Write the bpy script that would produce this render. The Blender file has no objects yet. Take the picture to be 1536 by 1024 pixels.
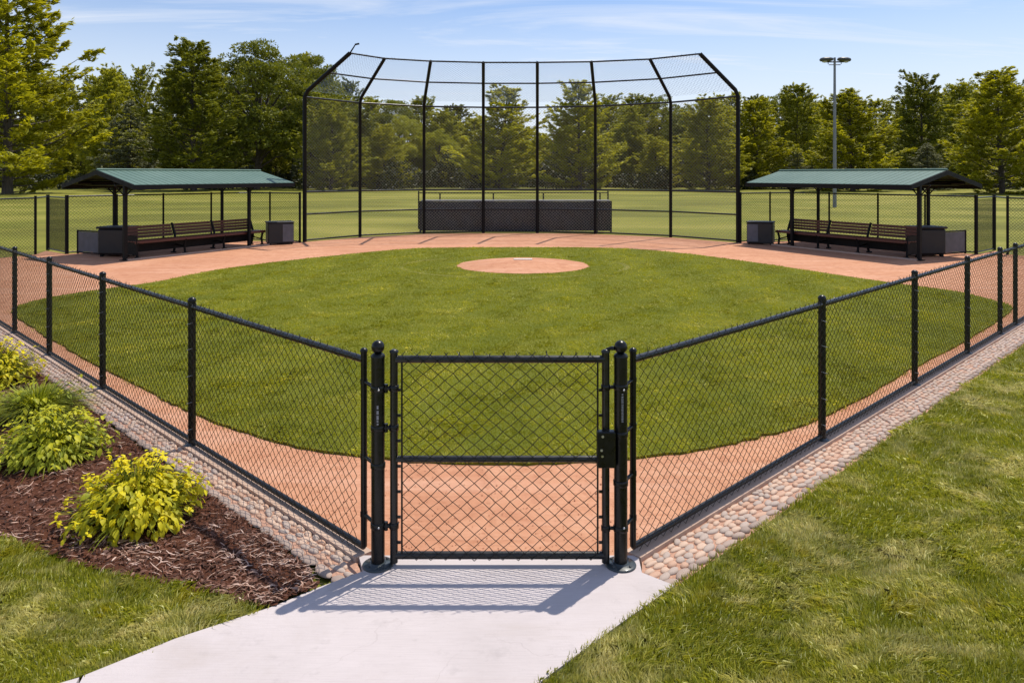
import bpy, math, random
import numpy as np
from mathutils import Vector
random.seed(7)
RNG = np.random.default_rng(7)
scene = bpy.context.scene
COL = scene.collection
H0, F, CX, HY = 2.26, 1127.0, 768.0, 262.0      # eye height, focal length and horizon measured on the photograph
def G(px, py):                                  # ground point seen at a photograph pixel
    d = H0*F/(py-HY); return ((px-CX)/F*d, d)

# ------------------------------------------------------------------ materials
def new_mat(name):
    m = bpy.data.materials.new(name); m.use_nodes = True
    nt = m.node_tree; nt.nodes.clear()
    return m, nt
def N(nt, t, **kw):
    n = nt.nodes.new(t)
    for k, v in kw.items():
        if k in ('operation', 'blend_type', 'data_type', 'attribute_name', 'feature', 'noise_dimensions', 'clamp', 'distance', 'interpolation_type', 'wave_type', 'bands_direction'): setattr(n, k, v)
        else: n.inputs[k].default_value = v
    return n
def mixc(nt, fac, a, b, bt='MIX'):
    n = nt.nodes.new('ShaderNodeMix'); n.data_type = 'RGBA'; n.blend_type = bt
    for idx, v in ((0, fac), (6, a), (7, b)):
        if isinstance(v, (int, float)): n.inputs[idx].default_value = v
        elif isinstance(v, tuple): n.inputs[idx].default_value = (*v, 1)
        else: nt.links.new(v, n.inputs[idx])
    return n.outputs[2]
def noise(nt, vec, scale, detail=4, rough=.55, dist=0.0):
    n = N(nt, 'ShaderNodeTexNoise', Scale=scale, Detail=detail, Roughness=rough, Distortion=dist)
    nt.links.new(vec, n.inputs['Vector']); return n.outputs['Fac']
def ramp(nt, fac, lo, hi, a=0.0, b=1.0):
    n = nt.nodes.new('ShaderNodeMapRange'); n.inputs[1].default_value = lo; n.inputs[2].default_value = hi
    n.inputs[3].default_value = a; n.inputs[4].default_value = b; nt.links.new(fac, n.inputs[0]); return n.outputs[0]
def mathn(nt, op, a, b=0.0):
    n = nt.nodes.new('ShaderNodeMath'); n.operation = op
    for i, v in enumerate((a, b)):
        if isinstance(v, (int, float)): n.inputs[i].default_value = v
        else: nt.links.new(v, n.inputs[i])
    return n.outputs[0]
def bumpn(nt, h, strength, dist):
    n = N(nt, 'ShaderNodeBump', Strength=strength, Distance=dist); nt.links.new(h, n.inputs['Height']); return n.outputs[0]
def pos(nt):
    return nt.nodes.new('ShaderNodeNewGeometry').outputs['Position']
def ocoord(nt):
    return nt.nodes.new('ShaderNodeTexCoord').outputs['Object']
def mapv(nt, v, sc):
    n = nt.nodes.new('ShaderNodeMapping'); n.inputs['Scale'].default_value = sc; nt.links.new(v, n.inputs[0]); return n.outputs[0]
def finish(nt, col, rough=.6, normal=None, metallic=0.0, spec=.5, coat=0.0, rough_s=None):
    p = N(nt, 'ShaderNodeBsdfPrincipled', Roughness=rough, Metallic=metallic)
    p.inputs['Specular IOR Level'].default_value = spec; p.inputs['Coat Weight'].default_value = coat
    if isinstance(col, tuple): p.inputs['Base Color'].default_value = (*col, 1)
    else: nt.links.new(col, p.inputs['Base Color'])
    if rough_s is not None: nt.links.new(rough_s, p.inputs['Roughness'])
    if normal is not None: nt.links.new(normal, p.inputs['Normal'])
    o = nt.nodes.new('ShaderNodeOutputMaterial'); nt.links.new(p.outputs[0], o.inputs[0])
def simple(name, c, c2=None, scale=20, rough=.6, bump=0.0, bd=.01, metallic=0.0, spec=.5, coat=0.0):
    m, nt = new_mat(name); v = ocoord(nt)
    f = noise(nt, v, scale, 5); f = ramp(nt, f, .3, .7)
    c2 = c2 or tuple(x*.75 for x in c)
    nb = bumpn(nt, f, bump, bd) if bump else None
    finish(nt, mixc(nt, f, c2, c), rough, nb, metallic, spec, coat, ramp(nt, f, 0, 1, max(rough-.08, .05), min(rough+.12, 1)))
    return m
def leafmat(name, c1, c2, c3, trans=.35, attr='shade', objvar=.25, rough=.55, spec=.3, big=.15):
    """foliage: diffuse plus translucence, colour varied by leaf, by noise over the plant and by object"""
    m, nt = new_mat(name)
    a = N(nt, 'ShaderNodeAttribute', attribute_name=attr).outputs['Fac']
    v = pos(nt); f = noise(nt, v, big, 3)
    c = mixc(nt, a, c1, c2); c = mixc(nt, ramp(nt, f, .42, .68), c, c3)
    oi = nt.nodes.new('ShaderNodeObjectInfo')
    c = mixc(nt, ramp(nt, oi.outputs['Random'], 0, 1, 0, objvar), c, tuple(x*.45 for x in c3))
    p = N(nt, 'ShaderNodeBsdfPrincipled', Roughness=rough); p.inputs['Specular IOR Level'].default_value = spec
    t = nt.nodes.new('ShaderNodeBsdfTranslucent'); nt.links.new(c, p.inputs['Base Color'])
    nt.links.new(mixc(nt, 1.0, c, (1.25, 1.15, .45), 'MULTIPLY'), t.inputs[0])
    mx = nt.nodes.new('ShaderNodeMixShader'); mx.inputs[0].default_value = trans
    nt.links.new(p.outputs[0], mx.inputs[1]); nt.links.new(t.outputs[0], mx.inputs[2])
    o = nt.nodes.new('ShaderNodeOutputMaterial'); nt.links.new(mx.outputs[0], o.inputs[0])
    return m
M = {}
M['black'] = simple('black_coated_steel', (.005, .0055, .006), (.003, .0035, .004), 30, .3, .08, .002, spec=.35)
M['wire'] = simple('black_vinyl_wire', (.014, .016, .015), None, 60, .32, spec=.5)
M['farwire'] = simple('dull_black_wire', (.085, .078, .06), None, 60, .5, spec=.3)
M['screenwire'] = simple('haze_tan_wire', (.42, .40, .33), None, 60, .7, spec=.2)  # wire lightened so the mesh's pale haze over the trees sits in its colour
M['net'] = simple('light_blue_wire', (.30, .42, .66), None, 60, .6)  # plain light blue for the overhang mesh
M['rail'] = simple('worn_black_rail', (.008, .009, .011), (.004, .0045, .005), 22, .3, .15, .003, spec=.5)
M['plate'] = simple('cast_base_plate', (.03, .042, .05), None, 25, .4, .2, .003, coat=.3)
M['steel'] = simple('bright_steel', (.55, .55, .57), None, 30, .3, metallic=.9)
M['galv'] = simple('galvanised_steel', (.22, .23, .25), (.16, .17, .19), 4, .45, metallic=.35)
M['decal'] = simple('pale_printed_decal', (.30, .30, .34), (.16, .16, .19), 200, .6)
M['wood'] = None
M['screen'] = simple('charcoal_vinyl_pad', (.018, .022, .034), (.007, .008, .013), 3, .55, .5, .02)
M['screen_light'] = simple('grey_vinyl_top', (.24, .245, .28), (.12, .125, .15), 6, .5, .3, .01)
M['box'] = simple('dark_slate_plastic', (.010, .011, .014), (.006, .007, .009), 5, .5, .3, .01)
M['greybox'] = simple('grey_slate_plastic', (.12, .125, .15), (.07, .075, .09), 5, .6, .3, .01)
M['lamp'] = simple('dark_lamp_housing', (.05, .055, .06), None, 8, .4)
M['lens'] = simple('lamp_lens', (.45, .47, .5), None, 8, .2, spec=.8)
M['pipe_dark'] = simple('dark_painted_steel', (.005, .005, .006), None, 12, .5, spec=.2)

def wood():
    m, nt = new_mat('stained_bench_wood'); v = ocoord(nt)
    g = noise(nt, mapv(nt, v, (8, 8, 60)), 2.0, 6, .6, 1.0)
    c = mixc(nt, ramp(nt, g, .3, .7), (.045, .013, .009), (.13, .036, .024))
    finish(nt, c, .42, bumpn(nt, g, .3, .004)); return m
M['wood'] = wood()
def roofmat():
    m, nt = new_mat('green_painted_roof_metal'); v = ocoord(nt)
    f = noise(nt, v, .9, 5); g = noise(nt, mapv(nt, v, (6, 6, 1)), 6, 4)
    c = mixc(nt, ramp(nt, f, .3, .7), (.075, .14, .11), (.105, .175, .14))
    c = mixc(nt, ramp(nt, g, .55, .8, 0, .35), c, (.22, .27, .23))
    finish(nt, c, .5, None, .0, .3, .0, ramp(nt, g, .3, .7, .45, .6)); return m
M['roof'] = roofmat()
def concrete(name, c1, c2, cracks=True):
    m, nt = new_mat(name); v = pos(nt)
    f = noise(nt, v, 1.6, 6, .6, .4); g = noise(nt, v, 90, 3, .7); h = noise(nt, v, 9, 6, .65)
    c = mixc(nt, ramp(nt, f, .3, .7), c1, c2)
    c = mixc(nt, ramp(nt, h, .58, .75, 0, .45), c, tuple(x*.72 for x in c1))
    c = mixc(nt, ramp(nt, g, .62, .8, 0, .4), c, tuple(x*.6 for x in c1))
    c = mixc(nt, ramp(nt, noise(nt, mapv(nt, v, (4, 90, 1)), 1.5, 3, .6), .45, .7, 0, .22), c, tuple(x*.7 for x in c1))
    c = mixc(nt, ramp(nt, noise(nt, v, .7, 5, .7, 1.0), .52, .66, 0, .35), c, (.40, .34, .31))
    b = g
    if cracks:
        dn = N(nt, 'ShaderNodeTexNoise', Scale=2.2, Detail=5); nt.links.new(v, dn.inputs['Vector'])
        w = nt.nodes.new('ShaderNodeVectorMath'); w.operation = 'MULTIPLY_ADD'; nt.links.new(dn.outputs['Color'], w.inputs[0])
        w.inputs[1].default_value = (.55, .55, 0); nt.links.new(v, w.inputs[2])
        vo = N(nt, 'ShaderNodeTexVoronoi', feature='DISTANCE_TO_EDGE', Scale=.75); nt.links.new(w.outputs[0], vo.inputs['Vector'])
        cr = ramp(nt, vo.outputs['Distance'], .0, .0035, 1, 0)
        cm = mathn(nt, 'MULTIPLY', cr, ramp(nt, noise(nt, v, 1.1, 2), .47, .56, 0, .55))
        c = mixc(nt, mathn(nt, 'MULTIPLY', cm, .3), c, (.22, .18, .17))
        sc = ramp(nt, noise(nt, mapv(nt, v, (2, 9, 1)), 3.0, 6, .7, 1.4), .655, .70, 0, .28)
        c = mixc(nt, sc, c, (.36, .31, .31))
        b = mathn(nt, 'SUBTRACT', g, cm)
    finish(nt, c, .8, bumpn(nt, b, .35, .003), spec=.3); return m
M['concrete'] = concrete('broomed_concrete', (.47, .42, .42), (.545, .49, .495))
M['curb'] = concrete('concrete_edging', (.46, .32, .24), (.58, .42, .33), False)
def clay():
    m, nt = new_mat('infield_clay'); v = pos(nt)
    f = noise(nt, v, .55, 6, .6, .5); g = noise(nt, v, 42, 5, .75); h = noise(nt, v, 5.5, 7, .65, .8)
    st = noise(nt, mapv(nt, v, (.35, 2.2, 1)), 1.3, 5, .6)
    c = mixc(nt, ramp(nt, f, .3, .7), (.46, .215, .12), (.57, .29, .175))
    c = mixc(nt, ramp(nt, h, .5, .72, 0, .6), c, (.64, .365, .235))
    c = mixc(nt, ramp(nt, h, .48, .3, 0, .7), c, (.37, .155, .085))
    lf = noise(nt, v, .22, 4, .6, 1.2); c = mixc(nt, ramp(nt, lf, .42, .62, 0, .35), c, (.42, .19, .11))
    c = mixc(nt, ramp(nt, st, .5, .7, 0, .35), c, (.68, .42, .31))
    c = mixc(nt, ramp(nt, g, .6, .78, 0, .22), c, (.40, .18, .105))
    c = mixc(nt, ramp(nt, g, .36, .22, 0, .5), c, (.80, .52, .39))
    rk = noise(nt, mapv(nt, v, (1.6, 26, 1)), 1.0, 3, .6, .6); sc = noise(nt, mapv(nt, v, (1, 1.6, 1)), 2.6, 3, .5, 1.5)
    c = mixc(nt, ramp(nt, sc, .60, .68, 0, .3), c, (.39, .165, .095)); c = mixc(nt, ramp(nt, rk, .5, .7, 0, .18), c, (.68, .41, .29))
    hh = mathn(nt, 'ADD', mathn(nt, 'ADD', mathn(nt, 'MULTIPLY', g, .5), h), mathn(nt, 'MULTIPLY', rk, .8))
    finish(nt, c, .95, bumpn(nt, hh, .9, .014), spec=.15); return m
M['clay'] = clay()
def turf(name, a, b, dry, blot, shade_dry_bands=0.0, bump=.6, fine=70):
    m, nt = new_mat(name); v = pos(nt)
    f = noise(nt, v, blot, 5, .6, .4); g = noise(nt, v, fine, 4, .7); k = noise(nt, mapv(nt, v, (1, 1.6, 1)), 7, 5, .7)
    c = mixc(nt, ramp(nt, f, .35, .65), a, b)
    c = mixc(nt, ramp(nt, k, .56, .74, 0, .6), c, dry)
    if shade_dry_bands:
        s = noise(nt, mapv(nt, v, (.05, .10, 1)), 1.0, 6, .6, 1.2)
        c = mixc(nt, ramp(nt, s, .48, .60, 0, shade_dry_bands), c, tuple(x*.45 for x in a))  # tree-shadow bands put into the turf colour, mowing bands along with them
        c = mixc(nt, ramp(nt, s, .47, .36, 0, shade_dry_bands*.8), c, dry)
    c = mixc(nt, ramp(nt, g, .5, .3, 0, .6), c, tuple(x*.4 for x in a))
    hh = mathn(nt, 'ADD', g, k)
    finish(nt, c, .85, bumpn(nt, hh, bump, .03), spec=.15); return m
M['field'] = turf('open_field_turf', (.165, .175, .020), (.225, .215, .032), (.40, .34, .09), .16, .5, .6, 22)
M['soil'] = turf('turf_thatch', (.12, .13, .016), (.16, .165, .025), (.26, .23, .07), 1.5)
M['infield'] = turf('mown_infield_turf', (.125, .145, .012), (.165, .175, .018), (.27, .25, .05), .8)
def blades(name, c1, c2, dry, scale, amt, lo=.46, trans=.3, dark=None, ring=False):
    m, nt = new_mat(name); v = pos(nt)
    a = N(nt, 'ShaderNodeAttribute', attribute_name='shade').outputs['Fac']
    f = noise(nt, v, scale, 4, .65, .6); k = noise(nt, mapv(nt, v, (1, 2.2, 1)), scale*3.3, 4, .6)
    c = mixc(nt, a, c1, c2)
    d = mathn(nt, 'MULTIPLY', ramp(nt, mathn(nt, 'ADD', mathn(nt, 'MULTIPLY', f, .6), mathn(nt, 'MULTIPLY', k, .4)), lo, lo+.16), amt)
    c = mixc(nt, d, c, dry)
    if dark: c = mixc(nt, ramp(nt, noise(nt, v, scale*.55, 4, .6), .5, .66, 0, .6), c, dark)
    y2 = noise(nt, v, scale*1.9, 3); c = mixc(nt, ramp(nt, y2, .60, .72, 0, .12 if ring else .55), c, (.55, .44, .015))
    c = mixc(nt, ramp(nt, a, .93, .96, 0, .65), c, tuple(min(1, x*1.5) for x in dry))
    if ring:
        sx_ = nt.nodes.new('ShaderNodeSeparateXYZ'); nt.links.new(v, sx_.inputs[0])
        st_ = mathn(nt, 'SINE', mathn(nt, 'ADD', mathn(nt, 'MULTIPLY', sx_.outputs[0], 3.2), mathn(nt, 'MULTIPLY', noise(nt, v, .5, 3), 3.0)))
        c = mixc(nt, ramp(nt, st_, -.3, .5, 0, .4), c, (.22, .24, .012))
        m2 = nt.nodes.new('ShaderNodeMapping'); m2.vector_type = 'TEXTURE'; m2.inputs['Location'].default_value = (.05, 18.4, 0); m2.inputs['Scale'].default_value = (1, .78, 1); nt.links.new(v, m2.inputs[0])
        sp = nt.nodes.new('ShaderNodeSeparateXYZ'); nt.links.new(m2.outputs[0], sp.inputs[0])
        rr = mathn(nt, 'SQRT', mathn(nt, 'ADD', mathn(nt, 'POWER', sp.outputs[0], 2.0), mathn(nt, 'POWER', sp.outputs[1], 2.0)))
        rr = mathn(nt, 'ABSOLUTE', mathn(nt, 'SUBTRACT', rr, 2.75))
        c = mixc(nt, mathn(nt, 'MULTIPLY', ramp(nt, rr, .04, .09, .8, 0), ramp(nt, noise(nt, v, .8, 3), .42, .58)), c, (.62, .55, .2))
    p = N(nt, 'ShaderNodeBsdfPrincipled', Roughness=.5); p.inputs['Specular IOR Level'].default_value = .3
    nt.links.new(c, p.inputs['Base Color']); t = nt.nodes.new('ShaderNodeBsdfTranslucent'); nt.links.new(c, t.inputs[0])
    mx = nt.nodes.new('ShaderNodeMixShader'); mx.inputs[0].default_value = trans
    nt.links.new(p.outputs[0], mx.inputs[1]); nt.links.new(t.outputs[0], mx.inputs[2])
    o = nt.nodes.new('ShaderNodeOutputMaterial'); nt.links.new(mx.outputs[0], o.inputs[0]); return m
M['lawn_blade'] = blades('lawn_grass_blades', (.20, .24, .013), (.50, .47, .035), (.84, .73, .33), 1.7, .8, .475, trans=.4)
M['infield_blade'] = blades('mown_grass_blades', (.30, .315, .010), (.45, .425, .022), (.64, .56, .09), 1.1, .5, .49, trans=.4, ring=True)
def mulchm():
    m, nt = new_mat('brown_mulch'); v = pos(nt)
    g = noise(nt, v, 45, 6, .8); f = noise(nt, v, 3, 4)
    c = mixc(nt, ramp(nt, g, .3, .7), (.038, .015, .008), (.20, .078, .045))
    c = mixc(nt, ramp(nt, f, .4, .7, 0, .5), c, (.10, .045, .03))
    finish(nt, c, .95, bumpn(nt, g, 1.0, .02), spec=.1); return m
M['mulch'] = mulchm()
def attrmat(name, stops, rough=.7, scale=60, bump=.3):
    m, nt = new_mat(name); a = N(nt, 'ShaderNodeAttribute', attribute_name='shade').outputs['Fac']
    r = nt.nodes.new('ShaderNodeValToRGB'); e = r.color_ramp.elements
    e[0].position, e[0].color = stops[0][0], (*stops[0][1], 1); e[1].position, e[1].color = stops[-1][0], (*stops[-1][1], 1)
    for p, c in stops[1:-1]: q = e.new(p); q.color = (*c, 1)
    nt.links.new(a, r.inputs[0]); g = noise(nt, pos(nt), scale, 5, .7)
    c = mixc(nt, ramp(nt, g, .35, .7, 0, .4), r.outputs[0], tuple(x*.6 for x in stops[0][1]))
    finish(nt, c, rough, bumpn(nt, g, bump, .003), spec=.3); return m
M['chip'] = attrmat('mulch_chips', [(0, (.04, .018, .012)), (.6, (.13, .055, .036)), (.85, (.20, .095, .065)), (1, (.36, .20, .15))], .9)
M['straw'] = attrmat('dry_shredded_bark', [(0, (.30, .17, .12)), (.5, (.52, .34, .26)), (1, (.72, .53, .44))], .8)
M['stone_tan'] = attrmat('tan_river_stone', [(0, (.38, .27, .21)), (.35, (.52, .39, .31)), (.7, (.45, .36, .32)), (1, (.55, .34, .24))], .7, 40)
M['stone_grey'] = attrmat('grey_river_stone', [(0, (.26, .195, .165)), (.5, (.34, .255, .215)), (1, (.42, .31, .255))], .7, 40)
M['bed'] = simple('sandy_bedding', (.52, .30, .21), (.36, .20, .14), 50, .95, .6, .01)
for nm, a, b, seed in (('st1', (.62, .44, .33), (.47, .33, .25), 0), ('st2', (.54, .34, .24), (.43, .26, .18), 0), ('st3', (.47, .37, .31), (.34, .27, .235), 0),
                       ('sg1', (.36, .27, .225), (.27, .205, .175), 0), ('sg2', (.42, .31, .255), (.32, .24, .20), 0)):
    M[nm] = simple('river_stone_'+nm, a, b, 40, .7, .3, .003)
def barkm():
    m, nt = new_mat('tree_bark'); v = ocoord(nt); g = noise(nt, mapv(nt, v, (6, 6, 1)), 1.5, 5, .7)
    finish(nt, mixc(nt, ramp(nt, g, .3, .7), (.035, .027, .02), (.12, .095, .07)), .9, bumpn(nt, g, .6, .05)); return m
M['bark'] = barkm()
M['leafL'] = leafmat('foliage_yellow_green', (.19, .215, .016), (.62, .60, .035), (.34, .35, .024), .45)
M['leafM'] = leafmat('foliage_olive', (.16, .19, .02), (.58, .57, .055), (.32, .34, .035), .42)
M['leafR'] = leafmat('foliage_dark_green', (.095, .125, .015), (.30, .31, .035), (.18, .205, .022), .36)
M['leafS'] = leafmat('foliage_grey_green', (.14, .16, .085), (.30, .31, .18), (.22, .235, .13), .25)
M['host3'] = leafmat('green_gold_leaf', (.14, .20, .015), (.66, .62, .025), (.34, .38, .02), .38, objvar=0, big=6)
M['leafU'] = leafmat('shaded_undergrowth', (.02, .026, .008), (.05, .06, .012), (.035, .04, .01), .15, objvar=0)  # dark leaf colour carries the shadow at the tree bases
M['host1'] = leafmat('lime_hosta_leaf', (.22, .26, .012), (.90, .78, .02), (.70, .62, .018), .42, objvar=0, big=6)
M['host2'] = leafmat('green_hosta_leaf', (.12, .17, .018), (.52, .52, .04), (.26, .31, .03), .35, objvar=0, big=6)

# ------------------------------------------------------------------ mesh building
def link(o, parent=None):
    COL.objects.link(o)
    if parent is not None: o.parent = parent
    return o
def tag(o, label=None, cat=None, group=None, kind=None):
    if label: o['label'] = label
    if cat: o['category'] = cat
    if group: o['group'] = group
    if kind: o['kind'] = kind
    return o
def empty(name, loc, label, cat, group=None, rz=0.0):
    e = bpy.data.objects.new(name, None); e.location = loc; e.rotation_euler.z = rz; e.empty_display_size = .2
    return tag(link(e), label, cat, group)
def np_mesh(name, V, faces, mat, shade=None, smooth=False):
    """V (n,3); faces (m,k) all of the same k; shade per face"""
    me = bpy.data.meshes.new(name); V = np.asarray(V, np.float32); Fc = np.asarray(faces, np.int32)
    k = Fc.shape[1]; m = len(Fc)
    me.vertices.add(len(V)); me.vertices.foreach_set('co', V.ravel())
    me.loops.add(m*k); me.loops.foreach_set('vertex_index', Fc.ravel())
    me.polygons.add(m); me.polygons.foreach_set('loop_start', np.arange(0, m*k, k, dtype=np.int32))
    if smooth: me.polygons.foreach_set('use_smooth', np.ones(m, bool))
    me.update(calc_edges=True)
    if shade is not None:
        at = me.attributes.new('shade', 'FLOAT', 'FACE'); at.data.foreach_set('value', np.asarray(shade, np.float32))
    me.materials.append(mat); return me
def np_obj(name, V, faces, mat, parent=None, shade=None, smooth=False, origin=None):
    V = np.asarray(V, float)
    o = bpy.data.objects.new(name, None)
    if parent is not None: V = V-np.array(parent.get('_o', (0, 0, 0)))
    elif origin is not None: V = V-np.array(origin)
    me = np_mesh(name, V, faces, mat, shade, smooth)
    bpy.data.objects.remove(o); o = bpy.data.objects.new(name, me)
    if origin is not None and parent is None: o.location = origin
    return link(o, parent)
class MB:
    """collects simple shapes into one mesh, coordinates in the world unless the parent sits at the origin"""
    def __init__(s): s.v = []; s.f = []; s.sm = []
    def add(s, vs, fs, smooth=False):
        b = len(s.v); s.v += [tuple(v) for v in vs]; s.f += [tuple(i+b for i in f) for f in fs]; s.sm += [smooth]*len(fs); return s
    def box(s, c, d, rz=0.0, bev=0.0, tilt=0.0):
        hx, hy, hz = d[0]/2, d[1]/2, d[2]/2; cr, sr = math.cos(rz), math.sin(rz)
        if bev <= 0:
            P = [(x, y, z) for z in (-hz, hz) for x, y in ((-hx, -hy), (hx, -hy), (hx, hy), (-hx, hy))]; n = 4; L = 2
        else:
            P = []; b = min(bev, hx*.9, hy*.9, hz*.9)
            for z, q in ((-hz, b), (-hz+b, 0), (hz-b, 0), (hz, b)):
                for x, y, ex, ey in ((-hx+b, -hy, 0, 1), (hx-b, -hy, 0, 1), (hx, -hy+b, -1, 0), (hx, hy-b, -1, 0), (hx-b, hy, 0, -1), (-hx+b, hy, 0, -1), (-hx, hy-b, 1, 0), (-hx, -hy+b, 1, 0)):
                    P.append((x+ex*q, y+ey*q, z))
            n = 8; L = 4
        if tilt:
            ct, st = math.cos(tilt), math.sin(tilt); P = [(x, y*ct-z*st, y*st+z*ct) for x, y, z in P]
        P = [(c[0]+x*cr-y*sr, c[1]+x*sr+y*cr, c[2]+z) for x, y, z in P]
        fs = [tuple(range(n))[::-1], tuple(range((L-1)*n, L*n))]
        for l in range(L-1):
            for i in range(n): fs.append((l*n+i, l*n+(i+1) % n, (l+1)*n+(i+1) % n, (l+1)*n+i))
        return s.add(P, fs)
    def tube(s, pts, r, n=10, cap=True, r2=None):
        pts = [Vector(p) for p in pts]; k = len(pts); rs = r if isinstance(r, (list, tuple)) else [r]*k
        V = []; prev = None
        for i, p in enumerate(pts):
            t = (pts[min(i+1, k-1)]-pts[max(i-1, 0)]).normalized()
            up = prev if prev is not None else (Vector((0, 0, 1)) if abs(t.z) < .9 else Vector((1, 0, 0)))
            a = (up-t*up.dot(t))
            a = a.normalized() if a.length > 1e-5 else t.orthogonal().normalized()
            prev = a; b = t.cross(a)
            for j in range(n):
                an = 2*math.pi*j/n; V.append(p+(a*math.cos(an)+b*math.sin(an))*rs[i])
        fs = [(i*n+j, i*n+(j+1) % n, (i+1)*n+(j+1) % n, (i+1)*n+j) for i in range(k-1) for j in range(n)]
        b0 = len(s.v); s.add(V, fs, True)
        if cap: s.add(V[:n], [tuple(range(n))[::-1]]); s.add(V[-n:], [tuple(range(n))])
        return s
    def lathe(s, c, prof, n=16):
        V = []; k = len(prof)
        for r, z in prof:
            for j in range(n):
                a = 2*math.pi*j/n; V.append((c[0]+r*math.cos(a), c[1]+r*math.sin(a), c[2]+z))
        fs = [(i*n+j, i*n+(j+1) % n, (i+1)*n+(j+1) % n, (i+1)*n+j) for i in range(k-1) for j in range(n)]
        s.add(V, fs, True); s.add(V[:n], [tuple(range(n))[::-1]]); s.add(V[-n:], [tuple(range(n))]); return s
    def prism(s, poly, z0, z1):
        n = len(poly); V = [(x, y, z0) for x, y in poly]+[(x, y, z1) for x, y in poly]
        return s.add(V, [tuple(range(n, 2*n))]+[(i, (i+1) % n, n+(i+1) % n, n+i) for i in range(n)])
    def build(s, name, mat, parent=None, origin=None):
        off = Vector(parent.get('_o', (0, 0, 0))) if parent is not None else Vector(origin or (0, 0, 0))
        me = bpy.data.meshes.new(name); me.from_pydata([Vector(v)-off for v in s.v], [], s.f)
        me.polygons.foreach_set('use_smooth', s.sm); me.materials.append(mat); me.update()
        o = bpy.data.objects.new(name, me)
        if parent is None: o.location = off
        link(o, parent)
        if parent is not None: o['_o'] = parent.get('_o', (0, 0, 0))
        return o
def thing(name, loc, label, cat, group=None):
    e = empty(name, loc, label, cat, group); e['_o'] = tuple(loc); return e

def wiremesh(name, P00, P10, P01, P11, w, h, r, mat, parent, sides=4, spike=0.0, jit=.05, off=None):
    """chain link between four corners (bottom start, bottom end, top start, top end): zigzag wires that meet at the diamond corners"""
    P00, P10, P01, P11 = [np.array(p, float) for p in (P00, P10, P01, P11)]
    L = np.linalg.norm((P10+P11-P00-P01)/2); Hh = np.linalg.norm((P01+P11-P00-P10)/2)
    nw = max(2, int(round(L/(w/2)))); ns = max(2, int(round(Hh/(h/2))))
    if off is not None:
        o = np.array(off); P00, P10, P01, P11 = P00+o, P10+o, P01+o, P11+o
    i = np.arange(nw)[:, None]; k = np.arange(ns+1)[None, :]
    x = (i+((i+k) % 2))/nw+0*k; z = k/ns+0*i
    x = x+RNG.normal(0, jit, (1, 1))*0
    node = RNG.normal(0, jit*w/L*.6, (nw+1, ns+1)); nodez = RNG.normal(0, jit*h/Hh*.6, (nw+1, ns+1))
    ci = np.clip(np.rint(x*nw).astype(int), 0, nw); ki = np.broadcast_to(k, x.shape)
    x = x+node[ci, ki]; z = z+nodez[ci, ki]
    u = (P10-P00)/np.linalg.norm(P10-P00); v = (P01-P00)/np.linalg.norm(P01-P00); nn = np.cross(u, v); nn /= np.linalg.norm(nn)
    x = np.clip(x, 0, 1); x3, z3 = x[..., None], z[..., None]
    P = P00*(1-x3)*(1-z3)+P10*x3*(1-z3)+P01*(1-x3)*z3+P11*x3*z3
    P = P+nn*((((i+k) % 2)*2-1)[..., None]*r*.8)
    if sides == 4: offs = [u*r*1.25, nn*r, -u*r*1.25, -nn*r]
    else: offs = [u*r*1.4, nn*r*.9-u*r*.6, -nn*r*.9-u*r*.6]
    S = len(offs); V = np.stack([P+o for o in offs], 2)            # nw, ns+1, S, 3
    base = (np.arange(nw)[:, None]*(ns+1)+np.arange(ns)[None, :])*S
    fs = []
    for j in range(S):
        fs.append(np.stack([base+j, base+(j+1) % S, base+S+(j+1) % S, base+S+j], -1).reshape(-1, 4))
    V = V.reshape(-1, 3); Fs = np.concatenate(fs)
    if spike > 0:                                                    # twisted wire ends standing above the rail
        T = P[:, -1, :]; sgn = np.where((np.arange(nw) % 2) == 0, 1, -1)[:, None]
        lean = RNG.normal(0, .35, (nw, 1)); out = RNG.normal(0, .5, (nw, 1))
        E = T+v*spike*RNG.uniform(.6, 1.2, (nw, 1))+u*spike*(sgn*.45+lean)+nn*spike*out
        q = np.concatenate([np.stack([T+o, E+o*.8], 1)[:, :, None] for o in offs], 2)   # nw,2,S,3
        b0 = len(V); bb = b0+np.arange(nw)*2*S
        V = np.concatenate([V, q.reshape(-1, 3)])
        for j in range(S): Fs = np.concatenate([Fs, np.stack([bb+j, bb+(j+1) % S, bb+S+(j+1) % S, bb+S+j], -1)])
    return np_obj(name, V, Fs, mat, parent)

def catmull(pts, sub=6, closed=True):
    out = []; n = len(pts)
    for i in range(n if closed else n-1):
        p0, p1, p2, p3 = [np.array(pts[(i+j) % n] if closed else pts[min(max(i+j, 0), n-1)]) for j in (-1, 0, 1, 2)]
        for s in range(sub):
            t = s/sub; out.append(tuple(.5*((2*p1)+(-p0+p2)*t+(2*p0-5*p1+4*p2-p3)*t*t+(-p0+3*p1-3*p2+p3)*t**3)))
    return out
def inside(poly, X, Y):
    poly = np.array(poly); r = np.zeros(X.shape, bool); j = len(poly)-1
    for i in range(len(poly)):
        xi, yi, xj, yj = *poly[i], *poly[j]
        if yi != yj:
            c = ((yi > Y) != (yj > Y)) & (X < (xj-xi)*(Y-yi)/(yj-yi)+xi); r ^= c
        j = i
    return r

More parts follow.
